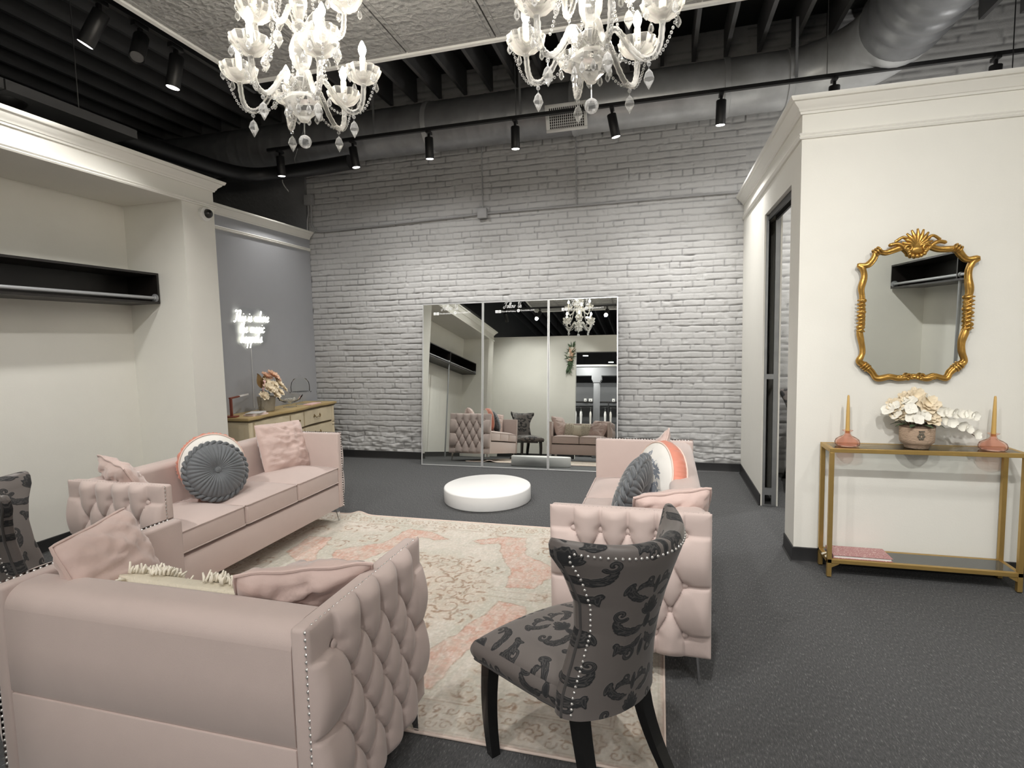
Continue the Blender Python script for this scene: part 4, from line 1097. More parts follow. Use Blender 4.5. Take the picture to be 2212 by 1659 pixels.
    # bound edge
    per_pts = [(X[i, 0], Y[i, 0], Zg[i, 0]) for i in range(0, nx, 4)] + [(X[-1, j], Y[-1, j], Zg[-1, j]) for j in range(0, ny, 4)] + [(X[i, -1], Y[i, -1], Zg[i, -1]) for i in range(nx-1, -1, -4)] + [(X[0, j], Y[0, j], Zg[0, j]) for j in range(ny-1, -1, -4)]
    m = bpy.data.materials.new('faded_oriental_rug'); m.use_nodes = True
    nt = m.node_tree; b = nt.nodes['Principled BSDF']; b.inputs['Roughness'].default_value = 0.95; b.inputs['Specular IOR Level'].default_value = 0.1
    at = nt.nodes.new('ShaderNodeAttribute'); at.attribute_name = 'pattern'; nt.links.new(at.outputs['Color'], b.inputs['Base Color'])
    n = nt.nodes.new('ShaderNodeTexNoise'); n.inputs['Scale'].default_value = 300
    tc = nt.nodes.new('ShaderNodeTexCoord'); nt.links.new(tc.outputs['Object'], n.inputs['Vector'])
    bp = nt.nodes.new('ShaderNodeBump'); bp.inputs['Strength'].default_value = 0.3; bp.inputs['Distance'].default_value = 0.004; nt.links.new(n.outputs['Fac'], bp.inputs['Height']); nt.links.new(bp.outputs[0], b.inputs['Normal'])
    t = thing('area_rug', 'faded coral and ivory oriental rug between the blush sofas', 'rug', (0, 0, 0))
    mb.build('pile', m, t, 180, {'pattern': col})
    MB().tube(per_pts, 0.006, 6, closed=True, mtx=T(0, 0, -0.0005)).build('bound_edge', mat('rug_binding', (0.72, 0.60, 0.53), 0.9), t, 180)
    # thin backing sheet so that the rug has a body
    MB().box(x0, x1, y0, y1, 0.0005, 0.004).build('backing', mat('rug_backing', (0.5, 0.45, 0.38), 0.9), t, 0)
rug()
# round white display plinth
pl = thing('display_plinth', 'low round white plinth on the carpet in front of the triple mirror', 'platform', (-1.63, 4.99, 0))
MB().lathe([(0.415, 0.001), (0.42, 0.004), (0.425, 0.012), (0.425, 0.128), (0.421, 0.138), (0.412, 0.142), (0.0, 0.142)], 96).build('plinth_body', M['white_gloss'], pl, 50)
# ================================================================ CHANDELIERS
def scallop(n): return lambda a, i: 1+0.07*abs(math.sin(n*a/2))*(i/8.0 if i < 8 else 1.0)
cup_me = MB().lathe([(0.012, -0.030), (0.026, -0.022), (0.045, -0.010), (0.060, 0.006), (0.068, 0.022), (0.072, 0.036), (0.070, 0.038), (0.058, 0.010), (0.040, -0.004), (0.015, -0.012)], 40, None, lambda a, i: 1+(0.14*abs(math.cos(6*a)) if 2 <= i <= 7 else 0)).mesh('drip_cup', M['crystal'], 25)
sleeve_me = MB().lathe([(0.0, -0.01), (0.0135, -0.01), (0.0135, 0.088), (0.011, 0.093), (0.0, 0.094)], 16).mesh('candle_sleeve', M['candle_tube'])
bulb_me = MB().lathe([(0.0, 0.0), (0.008, 0.0), (0.012, 0.010), (0.0175, 0.026), (0.0165, 0.040), (0.0095, 0.056), (0.003, 0.068), (0.0, 0.070)], 14).mesh('bulb', M['bulb'], 60)
drop_me = MB().ball((0, 0, -0.008), 0.0075, 6, 4).lathe([(0.0, -0.062), (0.006, -0.056), (0.0115, -0.046), (0.010, -0.036), (0.004, -0.022), (0.0, -0.016)], 8).mesh('crystal_drop', M['crystal_clear'], 20)
kite_me = MB().tube([(0, 0, 0), (0, 0, -0.03)], 0.0012, 4).ball((0, 0, -0.012), 0.0085, 8, 4).lathe([(0.0, -0.105), (0.008, -0.092), (0.0215, -0.066), (0.014, -0.044), (0.0, -0.028)], 6).mesh('kite_pendant', M['crystal_clear'], 10)
ball_me = MB().ball((0, 0, -0.03), 0.028, 12, 8).tube([(0, 0, 0), (0, 0, -0.01)], 0.0012, 4).mesh('crystal_ball', M['crystal_clear'], 10)
def beads(path, r=0.0062, step=0.0145):
    mb = MB(); acc = 0; P = [Vector(p) for p in path]; last = None
    for p in P:
        if last is None or (p-last).length >= step:
            mb.ball(p, r, 6, 4); last = p
    return mb
def swag(a, b, drop, n=90):
    a, b = Vector(a), Vector(b); out = []
    for k in range(n+1):
        t = k/n; p = a.lerp(b, t); p.z -= drop*4*t*(1-t); out.append(p)
    return out
def chandelier(label, loc, rot):
    c = thing('chandelier', label, 'chandelier', loc, rot, 'crystal candle chandeliers')
    # stem: turned crystal column (z measured from the lowest ball)
    stem = [(0.0, 0.11), (0.018, 0.115), (0.030, 0.135), (0.062, 0.165), (0.078, 0.195), (0.070, 0.215), (0.030, 0.225), (0.026, 0.245), (0.050, 0.262), (0.052, 0.285), (0.026, 0.300),
            (0.020, 0.330), (0.032, 0.350), (0.044, 0.385), (0.046, 0.420), (0.034, 0.460), (0.022, 0.485), (0.030, 0.505), (0.030, 0.525), (0.016, 0.545), (0.024, 0.575), (0.036, 0.610), (0.036, 0.640), (0.018, 0.680), (0.014, 0.74), (0.010, 0.80), (0.0, 0.805)]
    MB().lathe(stem, 16, None, lambda a, i: 1+0.07*abs(math.cos(4*a))).build('stem', M['crystal'], c, 25)
    MB().lathe([(0.010, 0.775), (0.05, 0.765), (0.085, 0.74), (0.092, 0.725), (0.086, 0.722), (0.05, 0.75), (0.010, 0.762)], 36, None, lambda a, i: 1+(0.08*abs(math.cos(5*a)) if 1 < i < 6 else 0)).build('crown_canopy', M['crystal'], c, 40)
    ch = MB(); L = TZ-0.02-loc[2]
    k = 0; z = 0.80
    while z < L-0.06:
        ring = [(0.011*math.cos(a)*(1 if k % 2 else 0), 0.011*math.cos(a)*(0 if k % 2 else 1), z+0.018+0.018*math.sin(a)) for a in np.linspace(0, 2*PI, 10, endpoint=False)]
        ch.tube(ring, 0.0025, 5, closed=True); z += 0.028; k += 1
    ch.build('chain', M['chrome'], c)
    MB().lathe([(0.0, L-0.05), (0.02, L-0.048), (0.055, L-0.02), (0.06, L-0.001), (0.0, L)], 24).build('ceiling_rose', M['chrome'], c)
    def arm_set(n, r, zc, z0, dip, a0, sr):
        tips = []
        for k in range(n):
            a = a0+2*PI*k/n; ca, sa = math.cos(a), math.sin(a)
            rad = [(0.030, z0), (0.075*sr+0.02, z0+0.045), (0.135*sr, z0+0.020), (0.185*sr, z0-dip*0.55), (0.235*sr, z0-dip), (0.280*sr, z0-dip*0.92), (0.303*sr, z0-dip*0.45), (r, zc-0.03)]
            pts = catmull([(q*ca, q*sa, z) for q, z in rad], 5)
            m_ = len(pts)
            arm = MB().tube(pts, [0.0105*(1+0.20*(i % 2)) for i in range(m_)], 8).build('arm', M['crystal'], c, 40)
            tip = Vector((r*ca, r*sa, zc)); tips.append((tip, a, pts))
            part(cup_me, 'drip_cup', arm, T(*tip)); part(sleeve_me, 'candle_sleeve', arm, T(*tip)); part(bulb_me, 'bulb', arm, T(tip.x, tip.y, tip.z+0.092))
            for q in range(4):
                b = a+PI/4+q*PI/2
                part(drop_me, 'crystal_drop', arm, T(tip.x+0.070*math.cos(b), tip.y+0.070*math.sin(b), tip.z+0.022))
            low = min(pts, key=lambda p: p[2])
            part(kite_me, 'kite_pendant', arm, T(low[0], low[1], low[2]-0.008))
        return tips
    t1 = arm_set(6, 0.268, 0.305, 0.245, 0.085, 0.35, 0.86)
    t2 = arm_set(4, 0.213, 0.585, 0.515, 0.060, 0.10, 0.68)
    # bead swags
    for i, (tip, a, pts) in enumerate(t1):
        t2p = t1[(i+1) % len(t1)][0]
        lowp = Vector(min(pts, key=lambda p: p[2]))
        beads(swag(lowp, tip+Vector((0.06*math.cos(a), 0.06*math.sin(a), 0.01)), 0.055)).build('bead_chain', M['crystal_clear'], c, 180)
        beads(swag((0.075*math.cos(a), 0.075*math.sin(a), 0.73), tip*0.62+Vector((0, 0, 0.14)), 0.05, 130)).build('bead_chain', M['crystal_clear'], c, 180)
        beads(swag((0.05*math.cos(a+.4), 0.05*math.sin(a+.4), 0.28), lowp, 0.05)).build('bead_chain', M['crystal_clear'], c, 180)
    for k in range(10):
        a = 2*PI*k/10
        part(drop_me, 'crystal_drop', c, T(0.085*math.cos(a), 0.085*math.sin(a), 0.725)); part(drop_me, 'crystal_drop', c, T(0.070*math.cos(a), 0.070*math.sin(a), 0.185))
    part(ball_me, 'crystal_ball', c, T(0, 0, 0.058)); MB().tube([(0, 0, 0.115), (0, 0, 0.05)], 0.003, 5).build('pendant_wire', M['chrome'], c)
    return c
chandelier('crystal candle chandelier on the left over the space between the sofas', (-1.535, 2.20, 2.435), 0.0)
chandelier('crystal candle chandelier on the right in front of the white vent', (-0.255, 2.20, 2.425), 0.55)

# ================================================================ TRIPLE MIRROR
lean = math.atan2(0.205, 2.02)
mir = thing('triple_mirror', 'three panel leaning mirror with thin silver frames against the brick wall', 'mirror', (0, 6.240, 0.004)); mir.rotation_euler = (-lean, 0, 0)
MH = 2.030
EDG = [(-2.905, -2.102), (-2.098, -1.279), (-1.275, -0.463)]
# stroke letters ---------------------------------------------------
SF = {
 't': (.55, [[(.25, 1.7), (.18, .4), (.25, .05), (.42, .05), (.55, .2)], [(0, 1.15), (.5, 1.2)]]),
 'T': (1.0, [[(.0, 1.75), (.15, 2.0), (.55, 1.85), (1.15, 2.05)], [(.62, 1.9), (.5, 1.0), (.38, .2), (.15, -.1), (-.05, .1)]]),
 'h': (.85, [[(.0, .1), (.2, .9), (.35, 1.7), (.25, 2.0), (.15, 1.7), (.12, .0)], [(.12, .5), (.3, .95), (.5, .9), (.52, .4), (.6, .05), (.85, .2)]]),
 'i': (.45, [[(.0, .2), (.15, .95), (.15, .3), (.25, .05), (.45, .2)], [(.2, 1.35), (.22, 1.45)]]),
 's': (.65, [[(.0, .1), (.3, 1.0), (.35, .6), (.45, .25), (.25, .0), (.05, .1)], [(.3, .05), (.65, .2)]]),
 'w': (1.05, [[(.0, .8), (.12, .95), (.15, .3), (.3, .05), (.48, .3), (.5, .9), (.52, .3), (.68, .05), (.85, .4), (.85, .95), (1.05, .8)]]),
 'e': (.65, [[(.0, .3), (.3, .5), (.45, .8), (.3, 1.0), (.12, .7), (.12, .25), (.3, .02), (.65, .25)]]),
 'r': (.6, [[(.0, .2), (.15, 1.0), (.2, .85), (.42, .85), (.38, .3), (.45, .05), (.6, .2)]]),
 'm': (1.15, [[(.0, .8), (.1, .95), (.12, .0)], [(.12, .5), (.3, .95), (.45, .85), (.47, .0)], [(.47, .5), (.65, .95), (.82, .85), (.85, .2), (.95, .03), (1.15, .2)]]),
 'a': (.75, [[(.5, .8), (.3, 1.0), (.08, .7), (.08, .25), (.25, .0), (.48, .3), (.52, .95), (.5, .3), (.58, .03), (.75, .2)]]),
 'g': (.75, [[(.5, .8), (.3, 1.0), (.08, .7), (.08, .3), (.25, .05), (.48, .35), (.52, .95), (.5, -.4), (.35, -.9), (.1, -.7), (.3, -.2), (.75, .2)]]),
 'c': (.6, [[(.48, .8), (.3, 1.0), (.08, .65), (.1, .2), (.3, .0), (.6, .25)]]),
 'p': (.75, [[(.0, .2), (.15, .95), (.1, -.9)], [(.12, .5), (.3, .95), (.52, .8), (.5, .25), (.3, .02), (.15, .2)], [(.4, .05), (.75, .2)]]),
 'n': (.85, [[(.0, .8), (.1, .95), (.12, .0)], [(.12, .5), (.35, .95), (.5, .85), (.52, .25), (.62, .03), (.85, .2)]]),
 'F': (.95, [[(-.1, 1.6), (.1, 2.0), (.5, 1.85), (1.05, 2.05)], [(.55, 1.9), (.45, 1.0), (.3, .1), (.05, -.2), (-.25, .0), (-.25, .45), (.0, .6)], [(.2, 1.05), (.75, 1.1)]]),
 'o': (.65, [[(.3, 1.0), (.08, .7), (.1, .2), (.3, .0), (.5, .3), (.48, .75), (.3, 1.0), (.45, .85), (.65, .9)]]),
 'l': (.45, [[(.0, .2), (.3, 1.4), (.3, 1.95), (.18, 1.9), (.12, .4), (.25, .03), (.45, .2)]]),
 'U': (1.0, [[(.0, 1.5), (.15, 2.0), (.4, 2.0), (.3, 1.0), (.25, .4), (.45, .0), (.75, .4), (.9, 1.3), (.95, 2.0), (.85, .8), (.85, .2), (1.0, .1)]]),
}
def script(text, size, r, mb, to3d, slant=0.22, x0=0.0, n=4):
    x = x0
    for chx in text:
        if chx == ' ': x += 0.55*size; continue
        w_, st = SF[chx]
        for pl_ in st:
            q = catmull([(a, b) for a, b in pl_], n)
            mb.tube([to3d(x+(a+slant*b)*size, b*size) for a, b in q], r, 6)
        x += w_*size
    return x
def text_mesh(name, txt, size, material, parent, mtx, depth=0.0006):
    cu = bpy.data.curves.new(name, 'FONT'); cu.body = txt; cu.size = size; cu.extrude = depth; cu.align_x = 'LEFT'
    tmp = bpy.data.objects.new(name+'_curve', cu); COL.objects.link(tmp)
    bpy.context.view_layer.update()
    dg = bpy.context.evaluated_depsgraph_get()
    me = bpy.data.meshes.new_from_object(tmp.evaluated_get(dg)); me.name = name
    me.materials.clear(); me.materials.append(material)
    bpy.data.objects.remove(tmp); bpy.data.curves.remove(cu)
    return part(me, name, parent, mtx)
for k, (xa, xb) in enumerate(EDG):
    fw = 0.011
    p = MB().box(xa, xb, -0.008, 0.014, 0, fw).box(xa, xb, -0.008, 0.014, MH-fw, MH).box(xa, xa+fw, -0.008, 0.014, fw, MH-fw).box(xb-fw, xb, -0.008, 0.014, fw, MH-fw).build('mirror_frame', M['alu'], mir, 0)
    MB().box(xa+fw-0.002, xb-fw+0.002, -0.002, 0.010, fw-0.002, MH-fw+0.002).build('mirror_glass', M['mirror'], mir, 0)
    cxm = (xa+xb)/2-0.005
    d = MB(); script('Follow', 0.033, 0.0024, d, lambda a, b: (cxm-0.135+a, -0.003, 1.945+b)); script('Us', 0.033, 0.0024, d, lambda a, b: (cxm+0.030+a, -0.003, 1.945+b))
    d.build('vinyl_lettering', M['decal'], mir)
    for q, xx in enumerate((cxm-0.245, cxm-0.206)):
        MB().box(xx, xx+0.033, -0.0032, -0.0022, 1.888, 1.922).build('vinyl_icon', M['decal'], mir, 0)
    ic = MB()
    ic.lathe([(0.0, 0), (0.019, 0), (0.019, 0.001), (0.0, 0.001)], 24, T(cxm+0.045, -0.0022, 1.909) @ Rx(PI/2))
    ic.build('vinyl_icon', M['decal'], mir, 0)
    MB().box(cxm-0.228, cxm-0.224, -0.0036, -0.0031, 1.890, 1.915).box(cxm-0.232, cxm-0.219, -0.0036, -0.0031, 1.903, 1.906).tube([(cxm-0.189+0.008*math.cos(a), -0.0034, 1.905+0.008*math.sin(a)) for a in np.linspace(0, 2*PI, 14)], 0.0015, 4).tube([(cxm+0.045+0.009*math.cos(a), -0.0034, 1.909+0.009*math.sin(a)) for a in np.linspace(0, 2*PI, 14)], 0.0018, 4).build('icon_mark', M['joist'], mir)
    mt = T(cxm-0.166, -0.0022, 1.896) @ Rx(PI/2)
    text_mesh('vinyl_handle', 'DiorsBridalGallery', 0.024, M['decal'], mir, mt)
    text_mesh('vinyl_handle', 'DiorsGalleryICT', 0.026, M['decal'], mir, T(cxm+0.070, -0.0022, 1.901) @ Rx(PI/2))

# ================================================================ CONSOLE TABLE AND WHAT STANDS ON IT
CX0, CX1, CY0, CY1, CZ = 1.032, 2.065, 3.765, 3.985, 0.835
con_t = thing('console_table', 'slim gold framed console table with glass shelves under the ornate mirror', 'table', ((CX0+CX1)/2, (CY0+CY1)/2, 0))
def lx(x): return x-(CX0+CX1)/2
def ly(y): return y-(CY0+CY1)/2
b = 0.026
for x in (CX0, CX1-b):
    for y in (CY0, CY1-b):
        MB().box(lx(x), lx(x+b), ly(y), ly(y+b), 0.006, CZ-b, 0.002).build('leg', M['brass'], con_t, 0)
        MB().box(lx(x+.003), lx(x+b-.003), ly(y+.003), ly(y+b-.003), 0.0, 0.006).build('foot_cap', M['black_metal'], con_t, 0)
for nm, za in (('top_frame', CZ-b), ('shelf_frame', 0.095)):
    MB().box(lx(CX0), lx(CX1), ly(CY0), ly(CY0+b), za, za+b, 0.002).box(lx(CX0), lx(CX1), ly(CY1-b), ly(CY1), za, za+b, 0.002).box(lx(CX0), lx(CX0+b), ly(CY0+b), ly(CY1-b), za, za+b, 0.002).box(lx(CX1-b), lx(CX1), ly(CY0+b), ly(CY1-b), za, za+b, 0.002).build(nm, M['brass'], con_t, 0)
MB().box(lx(CX0+b-.004), lx(CX1-b+.004), ly(CY0+b-.004), ly(CY1-b+.004), CZ-0.007, CZ-0.001).build('glass_top', M['shelf_glass'], con_t, 0)
MB().box(lx(CX0+b-.004), lx(CX1-b+.004), ly(CY0+b-.004), ly(CY1-b+.004), 0.114, 0.120).build('glass_shelf', mat('smoked_shelf_glass', (0.07, 0.075, 0.072), 0.08, spec=0.6), con_t, 0)
for sx, x in ((1, CX0+b), (-1, CX1-b)):
    pts = [(lx(x), 0.066), (lx(x), 0.095), (lx(x+sx*0.045), 0.095), (lx(x+sx*0.040), 0.088)]
    for y in (CY0+0.004,):
        MB().prism([(a, c_) for a, c_ in pts], 0, 0.016, T(0, ly(y), 0) @ Matrix(((1, 0, 0, 0), (0, 0, 1, 0), (0, 1, 0, 0), (0, 0, 0, 1)))).build('corner_bracket', M['brass'], con_t, 0)
hold_prof = [(0.0, 0.0), (0.055, 0.0), (0.068, 0.008), (0.071, 0.024), (0.064, 0.042), (0.045, 0.056), (0.024, 0.066), (0.016, 0.078), (0.017, 0.090), (0.030, 0.098), (0.030, 0.100), (0.013, 0.096), (0.013, 0.080), (0.018, 0.066), (0.04, 0.052), (0.058, 0.038), (0.064, 0.022), (0.058, 0.008), (0.0, 0.005)]
for nm, x, y in (('left', 1.157, 3.872), ('right', 1.930, 3.862)):
    h = thing('candle_holder', 'squat blush glass candle holder at the %s end of the console table' % nm, 'candle holder', (x, y, CZ+0.0005), 0, 'blush glass candle holders')
    MB().lathe(hold_prof, 40).build('glass_body', M['pink_glass'], h, 60)
    cdl = thing('taper_candle', 'gold taper candle standing in the %s blush glass holder' % nm, 'candle', (x, y, CZ+0.082), 0, 'gold taper candles')
    MB().lathe([(0.0, 0.0), (0.0115, 0.0), (0.0125, 0.02), (0.0105, 0.14), (0.0065, 0.235), (0.004, 0.243), (0.0, 0.244)], 20).build('wax', M['candle_wax'], cdl)
    MB().tube([(0, 0, 0.242), (0.001, 0, 0.252)], 0.001, 5).build('wick', M['paper'], cdl)
# flower basket
M['basket'] = mat('woven_rush', (0.47, 0.345, 0.25), 0.85, var=0.25, vscale=30, bump=0.7, bscale=70, stretch=(1, 1, 3))
M['petal'] = mat('white_silk_petal', (0.86, 0.84, 0.76), 0.7, var=0.05, vscale=20)
M['petal_cream'] = mat('cream_silk_petal', (0.80, 0.70, 0.53), 0.75, var=0.08, vscale=20)
M['petal_peach'] = mat('peach_silk_petal', (0.72, 0.48, 0.34), 0.7, var=0.12, vscale=20)
M['leaf_green'] = mat('dark_green_leaf', (0.05, 0.085, 0.04), 0.6, var=0.3, vscale=14)
M['leaf_gold'] = mat('bronze_leaf', (0.30, 0.19, 0.08), 0.45, 0.2, var=0.2)
M['stem_brown'] = mat('brown_twig', (0.10, 0.065, 0.04), 0.8)
def bloom(mb, c, r, nrm, petals=5, cup=0.35, layers=1, seed=0):
    rr = random.Random(seed); m = frame(c, Vector((rr.uniform(-1, 1), rr.uniform(-1, 1), rr.uniform(-1, 1))).cross(Vector(nrm))+Vector((1e-4, 0, 0)), nrm)
    for l in range(layers):
        s = 1-0.28*l; cu = cup+0.28*l
        for k in range(petals):
            a = 2*PI*(k+0.5*l)/petals+rr.uniform(-.12, .12); q = r*s*rr.uniform(.9, 1.08)
            U, V = np.meshgrid(np.linspace(0, 1, 6), np.linspace(-1, 1, 5), indexing='ij')
            wd = 0.62*q*np.sin(PI*np.clip(U*0.80+0.12, 0, 1))**0.8*min(1.0, 5.0/petals)
            x = q*U; y = V*wd; z = cu*q*U**1.6+0.10*q*V**2-0.18*q*np.clip(U-.75, 0, 1)*1.5 + 0.004*l
            ca, sa = math.cos(a), math.sin(a)
            X, Y = x*ca-y*sa, x*sa+y*ca
            o = len(mb.v); mb.grid(X, Y, z); mb.v[o:] = [tuple(m @ Vector(v)) for v in mb.v[o:]]
def leaf_blade(mb, c, L, w_, d, nrm, bend=0.2):
    m = frame(c, d, nrm); U, V = np.meshgrid(np.linspace(0, 1, 7), np.linspace(-1, 1, 3), indexing='ij')
    o = len(mb.v); mb.grid(L*U, V*w_*np.sin(PI*np.clip(U*0.94+0.05, 0, 1)), -bend*L*U**2+0.15*w_*np.abs(V)); mb.v[o:] = [tuple(m @ Vector(v)) for v in mb.v[o:]]
fb = thing('flower_basket', 'white silk orchids and dogwood arranged in a round rush pot on the console', 'flower arrangement', (1.537, 3.868, CZ+0.0005))
MB().lathe([(0.0, 0.0), (0.058, 0.0), (0.063, 0.004), (0.066, 0.018), (0.078, 0.030), (0.088, 0.038), (0.091, 0.055), (0.092, 0.135), (0.089, 0.142), (0.084, 0.135), (0.08, 0.05), (0.0, 0.04)], 40).build('pot', M['basket'], fb, 60)
MB().lathe([(0.0895, 0.132), (0.0935, 0.134), (0.0935, 0.139), (0.0895, 0.141)], 40).build('pot_rim', M['stem_brown'], fb, 60)
mb = MB()   # dark printed flower emblem on the pot
for k in range(6):
    a = k*PI/3; mb.ball((0.02*math.cos(a)*0.6-0.012, -0.092, 0.085+0.016*math.sin(a)), 0.009, 8, 5, sc=(1, .35, 1))
mb.box(-0.026, 0.004, -0.096, -0.090, 0.112, 0.120)
mb.build('printed_emblem', mat('faded_black_print', (0.14, 0.12, 0.09), 0.8), fb)
rf = random.Random(12)
bl = MB(); cr = MB(); tw = MB(); lv = MB()
for k in range(30):
    a = rf.uniform(0, 2*PI); q = rf.uniform(0.01, 0.125); z = 0.215+rf.uniform(-0.045, 0.115)*(1.1-q*4)
    c = (-0.03+q*math.cos(a)*1.1, q*math.sin(a)*0.65-0.015, z); nn = (math.cos(a)*0.7, math.sin(a)*0.5-0.75, 0.55)
    bloom(bl, c, rf.uniform(0.028, 0.040), nn, 4, 0.2, 1, k)
    if k % 2 == 0: tw.tube(catmull([(0.02*math.cos(a), 0.02*math.sin(a), 0.10), (c[0]*0.6, c[1]*0.6, c[2]*0.7), c], 5), 0.0022, 5)
for k, (x, y, z, r) in enumerate(((0.055, -0.03, 0.19, 0.060), (0.045, -0.01, 0.265, 0.065), (0.09, 0.0, 0.225, 0.055), (-0.10, 0.01, 0.205, 0.055), (-0.12, 0.02, 0.26, 0.050), (0.0, 0.03, 0.31, 0.06), (-0.05, 0.04, 0.29, .06))):
    bloom(cr, (x, y, z), r, (x, -0.8, 0.5), 8, 0.35, 3, 50+k)
for k, (pts, n) in enumerate((([(0.02, 0, 0.12), (0.10, -0.03, 0.22), (0.20, -0.03, 0.225), (0.29, -0.02, 0.185)], 6), ([(0.02, 0, 0.12), (0.11, -0.03, 0.17), (0.21, -0.04, 0.14), (0.30, -0.03, 0.075)], 5))):
    p = catmull(pts, 8); tw.tube(p, 0.0025, 5)
    for i in range(n):
        q = p[int(len(p)*(0.40+0.58*i/(n-1)))-1]
        bloom(bl, (q[0], q[1]-0.012, q[2]+rf.uniform(-.012, .018)), 0.030, (rf.uniform(-.3, .5), -0.9, rf.uniform(-.2, .4)), 5, 0.45, 1, 80+k*10+i)
for k in range(9):
    a = 2*PI*k/9; leaf_blade(lv, (0.06*math.cos(a), 0.06*math.sin(a), 0.15), 0.075, 0.016, (math.cos(a), math.sin(a)*0.7, 0.15), (0, 0, 1), 0.35)
bl.build('white_blossom', M['petal'], fb, 180); cr.build('cream_blossom', M['petal_cream'], fb, 180); tw.build('twig', M['stem_brown'], fb); lv.build('leaf', M['leaf_green'], fb, 180)
fold = thing('guest_book', 'closed dusty pink marbled book lying on the lower glass shelf', 'book', (1.24, 3.875, 0.1205))
mk = bpy.data.materials.new('pink_marbled_cover'); mk.use_nodes = True
nt = mk.node_tree; b_ = nt.nodes['Principled BSDF']; b_.inputs['Roughness'].default_value = 0.45
tc = nt.nodes.new('ShaderNodeTexCoord'); vv = nt.nodes.new('ShaderNodeTexVoronoi'); vv.feature = 'DISTANCE_TO_EDGE'; vv.inputs['Scale'].default_value = 26; nz_ = nt.nodes.new('ShaderNodeTexNoise'); nz_.inputs['Scale'].default_value = 14
nt.links.new(tc.outputs['Object'], nz_.inputs['Vector']); nt.links.new(nz_.outputs['Color'], vv.inputs['Vector'])
rp = nt.nodes.new('ShaderNodeValToRGB'); rp.color_ramp.elements[0].position = 0.01; rp.color_ramp.elements[0].color = (0.80, 0.66, 0.62, 1); rp.color_ramp.elements[1].position = 0.035; rp.color_ramp.elements[1].color = (0.43, 0.20, 0.20, 1)
vv.inputs['Scale'].default_value = 9
nt.links.new(vv.outputs['Distance'], rp.inputs[0]); nt.links.new(rp.outputs[0], b_.inputs['Base Color'])
MB().box(-0.165, 0.165, -0.085, 0.085, 0.0, 0.004, 0.001).box(-0.165, 0.165, -0.085, 0.085, 0.018, 0.022, 0.001).box(-0.168, -0.163, -0.085, 0.085, 0.0, 0.022).build('cover', mk, fold, 0)
MB().box(-0.162, 0.158, -0.08, 0.08, 0.004, 0.018).build('pages', M['paper'], fold, 0)
for k, yy in enumerate((3.835, 3.865)):
    pn = thing('pen', ('ivory pen with a black tip beside the pink book, nearer the front rail' if k == 0 else 'ivory pen with a black tip beside the pink book, further back'), 'pen', (1.062, yy, 0.1275), 0.9-0.3*k, 'pens on the console shelf')
    MB().tube([(-0.05, 0, 0), (0.028, 0, 0)], 0.0065, 10).build('barrel', M['candle_tube'], pn); MB().tube([(0.028, 0, 0), (0.05, 0, 0)], [0.0068, 0.004], 10).build('tip', M['black_metal'], pn)

# ornate gilded mirror -------------------------------------------
G = [(1.527, 2.09), (1.591, 2.08), (1.65, 2.057), (1.709, 2.051), (1.745, 2.051), (1.768, 2.02), (1.805, 1.985), (1.852, 1.984), (1.829, 1.962), (1.817, 1.925), (1.817, 1.858), (1.825, 1.791), (1.819, 1.723), (1.821, 1.588), (1.812, 1.545), (1.799, 1.486), (1.802, 1.417), (1.817, 1.361), (1.78, 1.331), (1.745, 1.292), (1.724, 1.257), (1.664, 1.271), (1.619, 1.258), (1.551, 1.267), (1.467, 1.258), (1.413, 1.267), (1.343, 1.258), (1.31, 1.299), (1.277, 1.335), (1.239, 1.367), (1.255, 1.416), (1.245, 1.497), (1.236, 1.559), (1.246, 1.604), (1.242, 1.763), (1.236, 1.834), (1.25, 1.904), (1.242, 1.957), (1.219, 1.98), (1.264, 1.977), (1.298, 2.014), (1.319, 2.058), (1.366, 2.052), (1.426, 2.069), (1.478, 2.088)]
gm = thing('ornate_mirror', 'gilded rococo wall mirror with a shell crest above the console table', 'mirror', (1.531, 3.990, 1.67)); gm.rotation_euler = (0.016, 0, 0)
gl = [(x-1.531, -0.026, z-1.67) for x, z in G]
gp = catmull(gl, 6, closed=True)
rad = []
for i, p in enumerate(gp):
    rad.append(0.0165+0.0035*math.sin(i*0.42)*math.sin(i*0.13))
MB().tube(gp, rad, 12, closed=True).tube([(p[0]*0.955, p[1]-0.006, p[2]*0.965) for p in gp], 0.006, 8, closed=True).build('frame', M['gold_leaf'], gm, 60)
MB().prism([(x*0.985, z*0.985) for x, y, z in gl][::-1], 0.0, 0.006, Matrix(((1, 0, 0, 0), (0, 0, -1, -0.014), (0, 1, 0, 0), (0, 0, 0, 1)))).build('mirror_glass', M['mirror'], gm, 0)
MB().prism([(x*0.97, z*0.97) for x, y, z in gl][::-1], 0.0, 0.012, Matrix(((1, 0, 0, 0), (0, 0, -1, -0.001), (0, 1, 0, 0), (0, 0, 0, 1)))).build('backing', M['espresso'], gm, 0)
cr = MB().ball((0, -0.026, 0.418), 0.055, 16, 10, sc=(1.0, 0.35, 1.05)).ball((0, -0.030, 0.385), 0.04, 14, 8, sc=(1.2, 0.4, 0.7))     # shell crest
for k in range(9):
    a = math.radians(20+140*k/8); L = 0.085+0.022*math.sin(PI*k/8)
    cr.tube([(0.012*math.cos(a), -0.035, 0.405+0.01*math.sin(a)), (L*0.6*math.cos(a), -0.045, 0.405+L*0.6*math.sin(a)), (L*math.cos(a), -0.033, 0.405+L*math.sin(a))], [0.008, 0.012, 0.006], 8)
